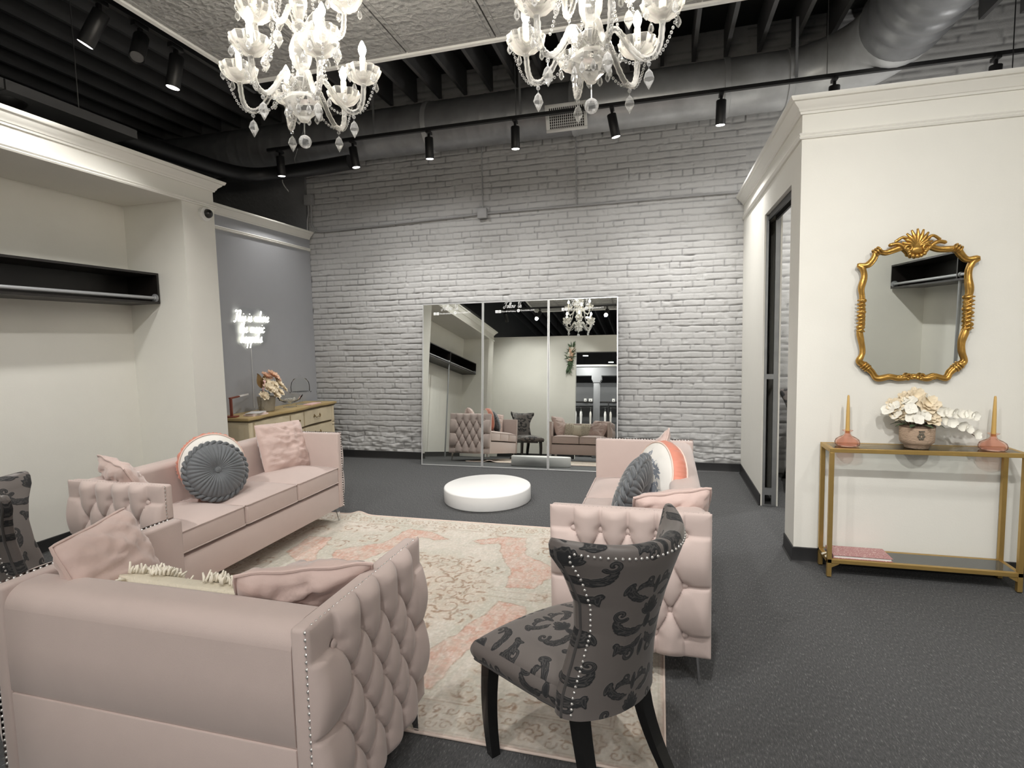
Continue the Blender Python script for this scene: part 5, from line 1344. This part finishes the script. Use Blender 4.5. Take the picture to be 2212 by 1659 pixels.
for sx in (-1, 1):
    s = [(sx*(0.045+q*math.cos(t)), -0.045, 0.395+q*math.sin(t)) for t, q in ((t, 0.024*(1-t/8.5)) for t in np.linspace(0, 6.5, 26))]
    cr.tube(s, 0.0075, 8)
    cr.tube(catmull([(sx*0.04, -0.04, 0.372), (sx*0.10, -0.04, 0.425), (sx*0.155, -0.035, 0.420)], 6), [0.012]*12+[0.006], 8)
    cr.tube(catmull([(sx*0.03, -0.04, 0.43), (sx*0.075, -0.042, 0.465), (sx*0.12, -0.035, 0.44)], 6), 0.009, 8)
for k in range(7): cr.ball((0.045*math.cos(PI+PI*k/6), -0.040, 0.375+0.028*math.sin(PI+PI*k/6)), 0.013, 8, 6)
cr.build('shell_crest', M['gold_leaf'], gm, 60)
for sx, xs in ((-1, -0.290), (1, 0.290)):
    sd = MB()     # leafy carving on both sides
    for k in range(9):
        z = -0.105+0.19*k/8; sd.ball((xs+sx*0.006*math.sin(k*2.1), -0.036, z), 0.017+0.003*math.sin(k*1.7), 8, 6, sc=(1.15, 0.8, 0.85))
        sd.tube([(xs-sx*0.022, -0.034, z-0.006), (xs, -0.046, z+0.006), (xs+sx*0.026, -0.034, z+0.002)], [0.004, 0.0085, 0.004], 6)
    sd.build('leaf_carving', M['gold_leaf'], gm, 60)
for cx_, cz_, an in ((-0.212, 0.388, 0.6), (0.214, 0.381, -0.6), (-0.254, -0.335, -0.75), (0.249, -0.339, 0.75)):
    sd = MB()
    for k in (-1, 0, 1):
        c = Vector((cx_+0.016*k*math.cos(an), -0.028, cz_+0.016*k*math.sin(an)))
        ring = [tuple(c+Vector((-math.sin(an)*0.022*math.cos(t), -0.022*math.sin(t), math.cos(an)*0.022*math.cos(t)))) for t in np.linspace(0, 2*PI, 14, endpoint=False)]
        sd.tube(ring, 0.0058, 6, closed=True)
    sd.build('corner_cuff', M['gold_leaf'], gm, 60)
sd = MB()
for k in range(-6, 7):
    sd.ball((0.02+0.018*k, -0.034, -0.408+0.006*math.cos(k*1.4)), 0.013-0.0007*abs(k), 8, 6, sc=(1.1, .8, 1))
for sx in (-1, 1):
    sd.tube([(0.02+sx*(0.035+q*math.cos(t)), -0.042, -0.395+q*math.sin(t)) for t, q in ((t, 0.015*(1-t/8)) for t in np.linspace(0, 6, 20))], 0.006, 6)
sd.build('lower_swag', M['gold_leaf'], gm, 60)
# ================================================================ LEFT WALL: ALCOVE SHELF, CAMERA, NEON, DRESSER
sh = thing('wall_shelf', 'long black box shelf across the white alcove with a divider and hanging rail', 'shelf', (XL, 0.47, 1.935))
SLN = 3.86-0.46-0.02; dpt = 0.342; tk = 0.018; hh = 0.265
MB().box(0.001, dpt, 0, SLN, 0, tk).build('bottom_board', M['espresso'], sh, 0)
MB().box(0.001, dpt, 0, SLN, hh-tk, hh).build('top_board', M['espresso'], sh, 0)
MB().box(0.001, 0.012, 0, SLN, tk, hh-tk).build('back_board', M['espresso'], sh, 0)
for y in (0, SLN-tk): MB().box(0.012, dpt, y, y+tk, tk, hh-tk).build('end_board', M['espresso'], sh, 0)
MB().box(0.012, dpt, 1.64, 1.64+tk, tk, hh-tk).build('divider', M['espresso'], sh, 0)
def shelf_copy(o, parent=None):
    c = o.copy(); COL.objects.link(c); c.parent = parent
    for ch_ in list(o.children): shelf_copy(ch_, c)
    return c
rail = thing('hanging_rail', 'grey pipe clothes rail with round flanges inside the black alcove shelf', 'clothes rail', (XL+0.312, 0.47, 1.985))
MB().tube([(0, tk+0.001, 0), (0, SLN-tk-0.001, 0)], 0.0155, 14).build('pipe', M['rod'], rail)
for y, s in ((tk+0.001, 1), (SLN-tk-0.001, -1)):
    MB().lathe([(0.0, 0), (0.037, 0.0), (0.037, 0.005), (0.022, 0.008), (0.021, 0.022), (0.0, 0.022)], 24, T(0, y, 0) @ Rx(-PI/2*s)).build('flange', M['rod'], rail)
MB().tube([(0, 1.65, -1.983), (0, 1.65, 0.012)], 0.0145, 12).ball((0, 1.65, 0), 0.030, 12, 8).build('support_post', M['rod'], rail)
sh2 = shelf_copy(sh); sh2['label'] = 'long black box shelf in the opposite alcove, seen only inside the gilded mirror'; sh2.location = (RX1, 3.85, 1.935); sh2.rotation_euler = (0, 0, PI)
sh2.scale = (1, 0.926, 1)
for q in sh2.children:
    if q.name.startswith('divider'): q.location.y += 0.17
rail2 = shelf_copy(rail); rail2['label'] = 'grey pipe clothes rail of the opposite alcove, seen only inside the gilded mirror'; rail2.location = (RX1-0.312, 3.85, 1.985); rail2.rotation_euler = (0, 0, PI); rail2.scale = (1, 0.926, 1)
for q in rail2.children:
    if q.name.startswith('support_post'): q.location.y += 0.17
cam_t = thing('security_camera', 'small white dome security camera with a black lens on the alcove pillar', 'security camera', (PX+0.001, 4.085, 2.728))
MB().lathe([(0.0, 0.0), (0.058, 0.0), (0.060, 0.006), (0.058, 0.030), (0.050, 0.036), (0.0, 0.036)], 32, Ry(PI/2)).build('housing', M['offwhite'], cam_t)
MB().ball((0.040, 0.012, 0.008), 0.040, 20, 12).build('lens_dome', M['black_lacquer'], cam_t)

# neon sign: script bent from lit tube on a clear backing
ns = thing('neon_sign', 'white neon script sign on the blue grey wall reading This is where the magic happens', 'neon sign', (XL+0.004, 5.0, 1.55))
def on_wall(y0, z0): return lambda a, b: (0.026, y0+a, z0+b)
for txt, y0, z0, size in (('This', 0.045, 0.275, 0.062), ('is', 0.255, 0.275, 0.062), ('where', 0.365, 0.275, 0.062), ('the', 0.115, 0.150, 0.062), ('magic', 0.285, 0.150, 0.062), ('happens', 0.125, 0.035, 0.066)):
    mb = MB(); script(txt, size, 0.0062, mb, on_wall(y0, z0), 0.28, 0, 5); mb.build('neon_word', M['neon'], ns, 180)
outl = [(0.03, 0.25), (0.02, 0.40), (0.16, 0.44), (0.36, 0.43), (0.46, 0.455), (0.64, 0.40), (0.62, 0.33), (0.63, 0.20), (0.56, 0.13), (0.57, 0.04), (0.48, 0.0), (0.22, -0.045), (0.10, 0.02), (0.10, 0.12)]
MB().prism(outl, 0.008, 0.013, Matrix(((0, 0, 1, 0), (1, 0, 0, 0), (0, 1, 0, 0), (0, 0, 0, 1)))).build('acrylic_backing', M['clear_glass'], ns, 0)
MB().tube([(0.012, 0.30, -0.03), (0.005, 0.305, -0.35), (0.004, 0.30, -0.72)], 0.003, 5).build('power_lead', M['offwhite'], ns)
for y, z in ((0.10, 0.36), (0.58, 0.36), (0.2, 0.03), (0.5, 0.03)): MB().lathe([(0.006, 0), (0.006, 0.014), (0.0, 0.015)], 12, T(0, y, z) @ Ry(PI/2)).build('standoff', M['chrome'], ns)

# dresser -----------------------------------------------------------
M['antique'] = mat('antiqued_cream_paint', (0.63, 0.54, 0.38), 0.55, var=0.14, vscale=7, bump=0.15, bscale=40)
M['antique_top'] = mat('antiqued_ochre_top', (0.42, 0.31, 0.145), 0.45, var=0.18, vscale=6)
M['glaze'] = mat('brown_glaze', (0.10, 0.07, 0.035), 0.6)
M['old_brass'] = mat('aged_brass', (0.20, 0.13, 0.05), 0.45, 0.8)
DYA, DYB = 4.70, 6.235; DF = 0.44; DH = 0.80
dr = thing('dresser', 'cream painted french provincial dresser with brass pulls along the grey wall', 'dresser', (XL+0.005, (DYA+DYB)/2, 0))
hw_ = (DYB-DYA)/2
def front(y): return DF + 0.022*math.cos(2*PI*y/(hw_*1.0))*0.9 - 0.012*(abs(y)/hw_)**6
N = 40; ys = [(-hw_+2*hw_*k/N) for k in range(N+1)]
MB().prism([(0.01, -hw_)]+[(front(y)-0.012, y) for y in ys]+[(0.01, hw_)], 0.09, DH-0.028).build('carcass', M['antique'], dr, 30)
MB().prism([(0.0, -hw_-0.03)]+[(front(y)+0.022-0.006*math.cos(y*26), y*(1+0.03/hw_)) for y in ys]+[(0.0, hw_+0.03)], DH-0.022, DH-0.004).prism([(0.0, -hw_-0.022)]+[(front(y)+0.012-0.006*math.cos(y*26), y*(1+0.022/hw_)) for y in ys]+[(0.0, hw_+0.022)], DH-0.030, DH).build('top', M['antique_top'], dr, 30)
MB().prism([(0.012, -hw_-0.012)]+[(front(y)+0.002, y*(1+0.012/hw_)) for y in ys]+[(0.012, hw_+0.012)], DH-0.045, DH-0.031).build('top_moulding', M['glaze'], dr, 30)
def drawer(y0, y1, z0, z1, knob):
    yy = [y0+(y1-y0)*k/14 for k in range(15)]
    d = MB().prism([(front(y0)-0.02, y0)]+[(front(y)+0.004+(0.004 if 2 < k < 12 else 0), y) for k, y in enumerate(yy)]+[(front(y1)-0.02, y1)], z0, z1).build('drawer', M['antique'], dr, 25)
    ym = (y0+y1)/2; zm = (z0+z1)/2; xf = front(ym)+0.010
    if knob:
        MB().lathe([(0.0, 0), (0.012, 0), (0.006, 0.008), (0.006, 0.014), (0.012, 0.02), (0.0, 0.026)], 14, T(xf, ym, zm) @ Ry(PI/2)).build('knob', M['old_brass'], d)
    else:
        h = MB()
        for s in (-1, 1):
            h.lathe([(0.0, 0), (0.012, 0), (0.008, 0.006), (0.006, 0.014), (0.0, 0.015)], 10, T(xf, ym+s*0.055, zm+0.008) @ Ry(PI/2))
            for q in range(3): h.ball((xf+0.002, ym+s*(0.055+0.006*q), zm+0.008+0.013*(1-q)), 0.009, 6, 4, sc=(0.4, 1, 1))
        h.tube(catmull([(xf+0.012, ym-0.055, zm+0.008), (xf+0.018, ym-0.035, zm-0.014), (xf+0.02, ym, zm-0.004), (xf+0.018, ym+0.035, zm-0.014), (xf+0.012, ym+0.055, zm+0.008)], 5), 0.0042, 6)
        h.build('pull', M['old_brass'], d)
for r_i, (z0, z1) in enumerate(((0.575, 0.745), (0.355, 0.545), (0.135, 0.325))):
    drawer(-hw_+0.075, -0.135, z0, z1, False)
    drawer(-0.115, 0.115, z0, z1, True) if r_i == 0 else drawer(-0.115, 0.115, z0, z1, False)
    drawer(0.135, hw_-0.075, z0, z1, False)
mb = MB()
for z in (0.56, 0.34): mb.prism([(front(-hw_)-0.03, -hw_+0.06)]+[(front(y)-0.006, y) for y in ys[2:-2]]+[(front(hw_)-0.03, hw_-0.06)], z-0.008, z+0.008)
mb.build('drawer_rail', M['glaze'], dr, 30)
for s in (-1, 1):
    y = s*(hw_-0.032)
    MB().lathe([(0.026, 0.0), (0.020, 0.03), (0.030, 0.10), (0.026, 0.20), (0.030, 0.42), (0.022, 0.50), (0.033, 0.515), (0.022, 0.53), (0.033, 0.55), (0.030, 0.60), (0.030, DH-0.05)], 16, T(DF-0.015, y, 0)).build('turned_post', M['antique'], dr, 40)
    MB().box(0.015, 0.05, y-0.02, y+0.02, 0.0, 0.095).build('rear_foot', M['antique'], dr, 0)
    MB().box(0.05, DF-0.06, s*(hw_+0.001), s*(hw_+0.006), 0.13, 0.70).build('side_panel', M['antique'], dr, 0)

# things on the dresser
ZT_ = DH+0.0005
def wx(x): return XL+x
fp = thing('flower_pot', 'peach and cream silk roses in a grey printed pot on the dresser', 'flower arrangement', (wx(0.235), 5.235, ZT_))
MB().lathe([(0.0, 0.0), (0.075, 0.0), (0.082, 0.01), (0.098, 0.14), (0.099, 0.17), (0.094, 0.17), (0.09, 0.14), (0.0, 0.13)], 32).build('pot', mat('grey_stone_pot', (0.36, 0.33, 0.27), 0.7, var=0.3, vscale=18), fp, 60)
a_, b_2, c_3, d_4 = MB(), MB(), MB(), MB()
for k, (x, y, z, r) in enumerate(((0.10, -0.07, 0.27, 0.082), (0.11, 0.09, 0.21, 0.06), (0.06, 0.14, 0.30, 0.075), (0.13, 0.0, 0.19, 0.06), (0.09, -0.14, 0.19, 0.06), (0.04, -0.02, 0.33, 0.06), (0.12, -0.02, 0.25, .05), (0.08, 0.20, 0.24, .055), (0.10, 0.02, 0.30, .055))): bloom(a_, (x, y, z), r, (0.7, y*2, 0.55), 9, 0.30, 3, 200+k)
for k, (x, y, z, r) in enumerate(((0.0, 0.02, 0.39, 0.07), (0.02, 0.10, 0.40, 0.075), (0.03, 0.16, 0.35, 0.05), (0.0, -0.03, 0.33, .05))): bloom(b_2, (x, y, z), r, (0.6, 0.1, 0.7), 9, 0.35, 3, 230+k)
leaf_blade(c_3, (0.0, -0.07, 0.27), 0.19, 0.055, (0.05, -0.42, 0.9), (1, 0, 0.2), -0.05); leaf_blade(c_3, (0.0, -0.04, 0.27), 0.16, 0.05, (0.1, 0.1, 0.9), (1, 0, 0.2), 0.05)
for k in range(8): c = 2*PI*k/8; d_4.tube([(0, 0, 0.1), (0.06*math.cos(c), 0.06*math.sin(c), 0.24)], 0.003, 5)
a_.build('cream_rose', M['petal_cream'], fp, 180); b_2.build('peach_rose', M['petal_peach'], fp, 180); c_3.build('bronze_leaf', M['leaf_gold'], fp, 180); d_4.build('stem', M['leaf_green'], fp)
for k, (z, s_, lab, mt) in enumerate(((0.0, 1.0, 'blush softcover book at the bottom of the small stack on the dresser', 'blush_paper'), (0.0145, 0.9, 'white booklet in the middle of the small stack on the dresser', 'paper'), (0.0255, 1.02, 'thin grey magazine on top of the small stack on the dresser', 'grey_paper'))):
    t = thing('book', lab, 'book', (wx(0.335), 4.94, ZT_+z), 0.25*(k-1)+0.15, 'small stack of books on the dresser')
    h_ = (0.014, 0.0105, 0.005)[k]
    MB().box(-0.075*s_, 0.075*s_, -0.105*s_, 0.105*s_, 0, 0.0018).box(-0.075*s_, 0.075*s_, -0.105*s_, 0.105*s_, h_-0.0018, h_).build('cover', mat('cover_'+mt, {'blush_paper': (0.70, 0.47, 0.45), 'paper': (0.78, 0.74, 0.70), 'grey_paper': (0.55, 0.54, 0.53)}[mt], 0.5, var=0.15, vscale=30), t, 0)
    MB().box(-0.072*s_, 0.072*s_, -0.10*s_, 0.10*s_, 0.0018, h_-0.0018).build('pages', M['paper'], t, 0)
M['redwood'] = mat('red_brown_wood', (0.20, 0.05, 0.03), 0.4, var=0.2)
st = thing('sign_stand', 'red brown wooden stand with a white card half hidden behind the alcove pillar', 'sign stand', (wx(0.20), 4.74, ZT_), 0.3)
MB().box(-0.06, 0.06, -0.045, 0.045, 0, 0.014, 0.003).build('foot', M['redwood'], st)
MB().box(-0.012, 0.012, -0.012, 0.012, 0.012, 0.20, 0.002).build('post', M['redwood'], st)
MB().box(-0.012, 0.012, -0.02, 0.19, 0.195, 0.212, 0.002).build('top_bar', M['redwood'], st)
MB().box(-0.003, 0.003, 0.18, 0.42, 0.196, 0.214).build('card_edge', M['paper'], st, 0)
bv = thing('bud_vase', 'slim clear bud vase with a single pink sprig at the left end of the dresser', 'vase', (wx(0.30), 5.06, ZT_))
MB().lathe([(0.0, 0.0), (0.03, 0.0), (0.034, 0.02), (0.030, 0.06), (0.014, 0.09), (0.012, 0.13), (0.016, 0.14), (0.014, 0.14), (0.010, 0.12), (0.012, 0.09), (0.027, 0.058), (0.03, 0.02), (0.0, 0.006)], 24).build('glass', M['clear_glass'], bv, 60)
mb = MB(); mb.tube(catmull([(0, 0, 0.01), (0.005, 0.005, 0.16), (0.01, 0.04, 0.27), (0.01, 0.065, 0.36)], 6), 0.002, 5); mb.build('stem', M['stem_brown'], bv)
mb = MB()
for k in range(6): bloom(mb, (0.012, 0.03+0.007*k, 0.25+0.02*k), 0.014, (0.8, 0.2*(-1)**k, 0.5), 5, 0.5, 1, 300+k)
mb.build('pink_blossom', mat('pink_silk_petal', (0.78, 0.52, 0.50), 0.7), bv, 180)
bw = thing('glass_bowl', 'wide clear glass bowl on a foot beside the flower pot on the dresser', 'bowl', (wx(0.25), 5.62, ZT_))
MB().lathe([(0.0, 0.0), (0.075, 0.0), (0.075, 0.005), (0.02, 0.012), (0.016, 0.035), (0.05, 0.05), (0.12, 0.085), (0.155, 0.14), (0.152, 0.141), (0.116, 0.09), (0.05, 0.056), (0.0, 0.05)], 40).build('glass', M['clear_glass'], bw, 60)
mb = MB()
for k in range(14): a = k*2.4; mb.ball((0.05*math.sqrt(k/14)*math.cos(a)*1.4, 0.05*math.sqrt(k/14)*math.sin(a)*1.4, 0.085+0.006*(k % 3)), 0.016, 8, 6)
mb.build('glass_beads', M['crystal'], bw, 60)['kind'] = 'stuff'
ck = thing('cake_stand', 'domed clear glass cake stand at the brick end of the dresser', 'cake stand', (wx(0.20), 5.90, ZT_))
MB().lathe([(0.0, 0.0), (0.065, 0.0), (0.06, 0.008), (0.018, 0.025), (0.016, 0.12), (0.03, 0.145), (0.125, 0.150), (0.13, 0.160), (0.126, 0.161), (0.0, 0.154)], 40).build('stand', M['clear_glass'], ck, 60)
MB().lathe([(0.112, 0.1615), (0.114, 0.22), (0.105, 0.275), (0.075, 0.320), (0.02, 0.342), (0.012, 0.350), (0.018, 0.362), (0.0, 0.375), (0.0, 0.336), (0.07, 0.314), (0.099, 0.272), (0.108, 0.22), (0.107, 0.1615)], 40).build('dome', M['clear_glass'], ck, 60)
cg = thing('candlestick', 'small clear glass candlestick nearest the brick wall on the dresser', 'candlestick', (wx(0.30), 6.12, ZT_))
MB().lathe([(0.0, 0.0), (0.035, 0.0), (0.03, 0.008), (0.008, 0.02), (0.012, 0.05), (0.007, 0.07), (0.016, 0.10), (0.022, 0.15), (0.019, 0.15), (0.012, 0.105), (0.0, 0.10)], 24).build('glass', M['clear_glass'], cg, 60)
nb_ = thing('notepad', 'flat blush notepad lying at the brick end of the dresser', 'notepad', (wx(0.36), 5.90, ZT_), 0.1)
MB().box(-0.055, 0.055, -0.12, 0.12, 0, 0.012, 0.002).build('pages', mat('cover_blush_paper', (0.70, 0.47, 0.45)), nb_, 0)

# ================================================================ BEHIND THE CAMERA (seen in the mirrors)
wr = thing('wall_wreath', 'asymmetric dried greenery wreath with peach roses beside the shop opening', 'wreath', (-2.13, -0.595, 2.50))
rf = random.Random(9); g_, p_, w_ = MB(), MB(), MB()
for k in range(90):
    t = rf.uniform(-1, 1); a = rf.uniform(0, 2*PI); d = Vector((math.cos(a)*0.8-0.3*t, 0.5+rf.uniform(0, .4), math.sin(a)*0.5+1.3*t)).normalized()
    leaf_blade(g_, (0.06*t, 0.03, 0.30*t), rf.uniform(0.10, 0.2), 0.013, d, (0, 1, 0.2), 0.15)
for k in range(14): t = rf.uniform(-.4, .75); bloom(p_ if k % 3 else w_, (0.05*t+rf.uniform(-.06, .06), 0.075, 0.30*t), rf.uniform(.035, .055), (rf.uniform(-.3, .3), 1, .2), 8, .35, 2, 400+k)
MB().ball((0, 0.03, 0), 0.09, 12, 8, sc=(0.8, 0.3, 3.4)).build('moss_base', M['leaf_green'], wr); g_.build('greenery', M['leaf_green'], wr, 180); p_.build('peach_rose', M['petal_peach'], wr, 180); w_.build('white_rose', M['petal'], wr, 180)
# shop: column and beam, dress racks
M['shop_grey'] = mat('shop_grey_paint', (0.20, 0.205, 0.215), 0.6, var=0.05)
struct('trim_5', MB().box(XL, XR, -3.15, -2.95, 2.36, 2.62).box(XL, XR, -6.1, -5.9, 2.30, 2.50), M['shop_grey'], smooth=0)
struct('trim_6', MB().box(XL, XR, -2.94, -2.90, 2.62, 2.67), M['trim'], smooth=0)
for k, (x, lab) in enumerate(((-1.75, 'square grey shop column left of the entrance seen in the mirror'), (1.6, 'square grey shop column right of the entrance behind the camera'))):
    cl_ = thing('shop_column', lab, 'column', (x, -3.05, 0), 0, 'grey shop columns')
    MB().box(-0.085, 0.085, -0.085, 0.085, 0.0, 2.20, 0.01).build('shaft', M['shop_grey'], cl_)
    MB().box(-0.10, 0.10, -0.10, 0.10, 2.16, 2.20).box(-0.14, 0.14, -0.10, 0.10, 2.24, 2.36).box(-0.12, 0.12, -0.10, 0.10, 2.20, 2.24).build('capital', M['shop_grey'], cl_, 0)
    MB().box(-0.11, 0.11, -0.11, 0.11, 0, 0.16, 0.008).build('plinth', M['shop_grey'], cl_)
dress_me = []
for v in range(3):
    rr_ = random.Random(v); ph = rr_.uniform(0, 6)
    d = MB().lathe([(0.20+0.03*v, 0.0), (0.17, 0.25), (0.11, 0.62), (0.07, 0.80), (0.085, 0.98), (0.10, 1.10), (0.06, 1.18), (0.0, 1.20)], 28, Matrix.Diagonal((0.35, 1, 1, 1)), lambda a, i, ph=ph: 1+0.10*math.sin(7*a+ph)*(1 if i < 4 else 0.2))
    dress_me.append(d.mesh('gown', mat('white_satin_%d' % v, ((0.80, 0.79, 0.76), (0.84, 0.83, 0.81), (0.74, 0.71, 0.66))[v], 0.45, sheen=0.3, var=0.04), 180))
hang_me = MB().tube([(0, -0.16, 0.0), (0, 0, 0.07), (0, 0.16, 0.0), (0, -0.16, 0.0)], 0.004, 5).tube(catmull([(0, 0, 0.07), (0, 0, 0.10), (0.0, 0.018, 0.115), (0.0, 0.03, 0.135), (0.0, 0.015, 0.155), (0.0, -0.012, 0.145)], 4), 0.0025, 5).mesh('clothes_hanger', M['offwhite'])
rk = thing('dress_rack', 'black wall rack with a long rail of white gowns in the shop behind', 'clothes rack', (0, -4.6, 0))
MB().tube([(-4.2, 0, 1.55), (1.0, 0, 1.55)], 0.014, 10).build('rail', M['black_metal'], rk)
for x in (-4.2, -2.9, -1.55, -0.3, 1.0): MB().box(x-0.015, x+0.015, -0.03, 0.03, 0, 1.72).build('upright', M['black_metal'], rk, 0)
MB().box(-4.2, 1.0, -0.25, 0.03, 1.72, 1.75).build('top_shelf', M['espresso'], rk, 0)
MB().box(-4.25, 1.05, -0.45, -0.35, 0.0, 2.25).build('back_panel', M['dark_wall'], rk, 0)
rf = random.Random(4); x = -3.9; k = 0
while x < 0.8:
    t = thing('gown', 'white gown on a white hanger on the black shop rack', 'dress', (x, -4.6, 0.245), rf.uniform(-.2, .2), 'white gowns on the shop rack')
    part(dress_me[k % 3], 'gown_body', t, T(0, 0, 0)); part(hang_me, 'hanger', t, T(0, 0, 1.165))
    x += rf.choice((0.16, 0.17, 0.30, 0.24)); k += 1
for k, (x, lab) in enumerate(((-2.32, 'small white price card furthest left over the shop rack'), (-2.15, 'square white notice over the shop rack'), (-1.42, 'small white price card right of the shop column'))):
    t = thing('wall_card', lab, 'sign', (x, -4.90, 1.80), 0, 'cards over the shop rack')
    MB().box(-0.04 if k != 1 else -0.055, 0.04 if k != 1 else 0.055, 0, 0.006, -0.06 if k != 1 else -0.04, 0.07).build('card', M['paper'], t, 0)
    MB().ball((0, 0.007, 0.01), 0.018, 10, 6, sc=(1, .1, 1.2)).build('print', M['joist'], t)
can_me = MB().lathe([(0.0, 0.0), (0.075, 0.0), (0.075, 0.004), (0.0, 0.004)], 24).mesh('lamp_disc', M['spot_lens'])
for k, (x, y) in enumerate(((-3.1, -3.9), (-2.0, -2.4), (-1.4, -3.6), (0.3, -2.4), (0.6, -3.8), (2.2, -2.2), (2.6, -3.8), (-0.4, -6.5), (-2.6, -6.5), (2.2, -6.5))):
    t = thing('shop_downlight', 'round downlight hanging over the shop floor behind the camera', 'ceiling light', (x, y, 2.85), 0, 'round shop downlights')
    MB().lathe([(0.076, -0.002), (0.09, 0.0), (0.09, 0.03), (0.01, 0.05), (0.0, 0.05)], 24).build('housing', M['black_metal'], t)
    part(can_me, 'lamp_disc', t, T(0, 0, -0.001)); MB().tube([(0, 0, 0.05), (0, 0, ZJ-2.85)], 0.004, 5).build('pendant_cord', M['black_metal'], t)
    l = bpy.data.lights.new('downlight_beam', 'AREA'); l.shape = 'DISK'; l.size = 0.14; l.energy = P_STORE; l.color = NEUT
    o = bpy.data.objects.new('downlight_beam', l); COL.objects.link(o); o.parent = t; o.location = (0, 0, -0.004)
# fitting room: a dim lamp of its own
fl = thing('fitting_room_lamp', 'small round lamp hanging in the fitting room', 'ceiling light', (2.6, 5.2, 2.9))
MB().lathe([(0.0, 0.0), (0.08, 0.02), (0.10, 0.06), (0.02, 0.09), (0.0, 0.09)], 24).build('shade', M['offwhite'], fl); MB().tube([(0, 0, 0.09), (0, 0, ZJ-2.9)], 0.004, 5).build('cord', M['black_metal'], fl)
l = bpy.data.lights.new('lamp_glow', 'POINT'); l.energy = 55; l.color = NEUT; l.shadow_soft_size = 0.08
o = bpy.data.objects.new('lamp_glow', l); COL.objects.link(o); o.parent = fl; o.location = (0, 0, -0.10)
bpy.context.view_layer.update()
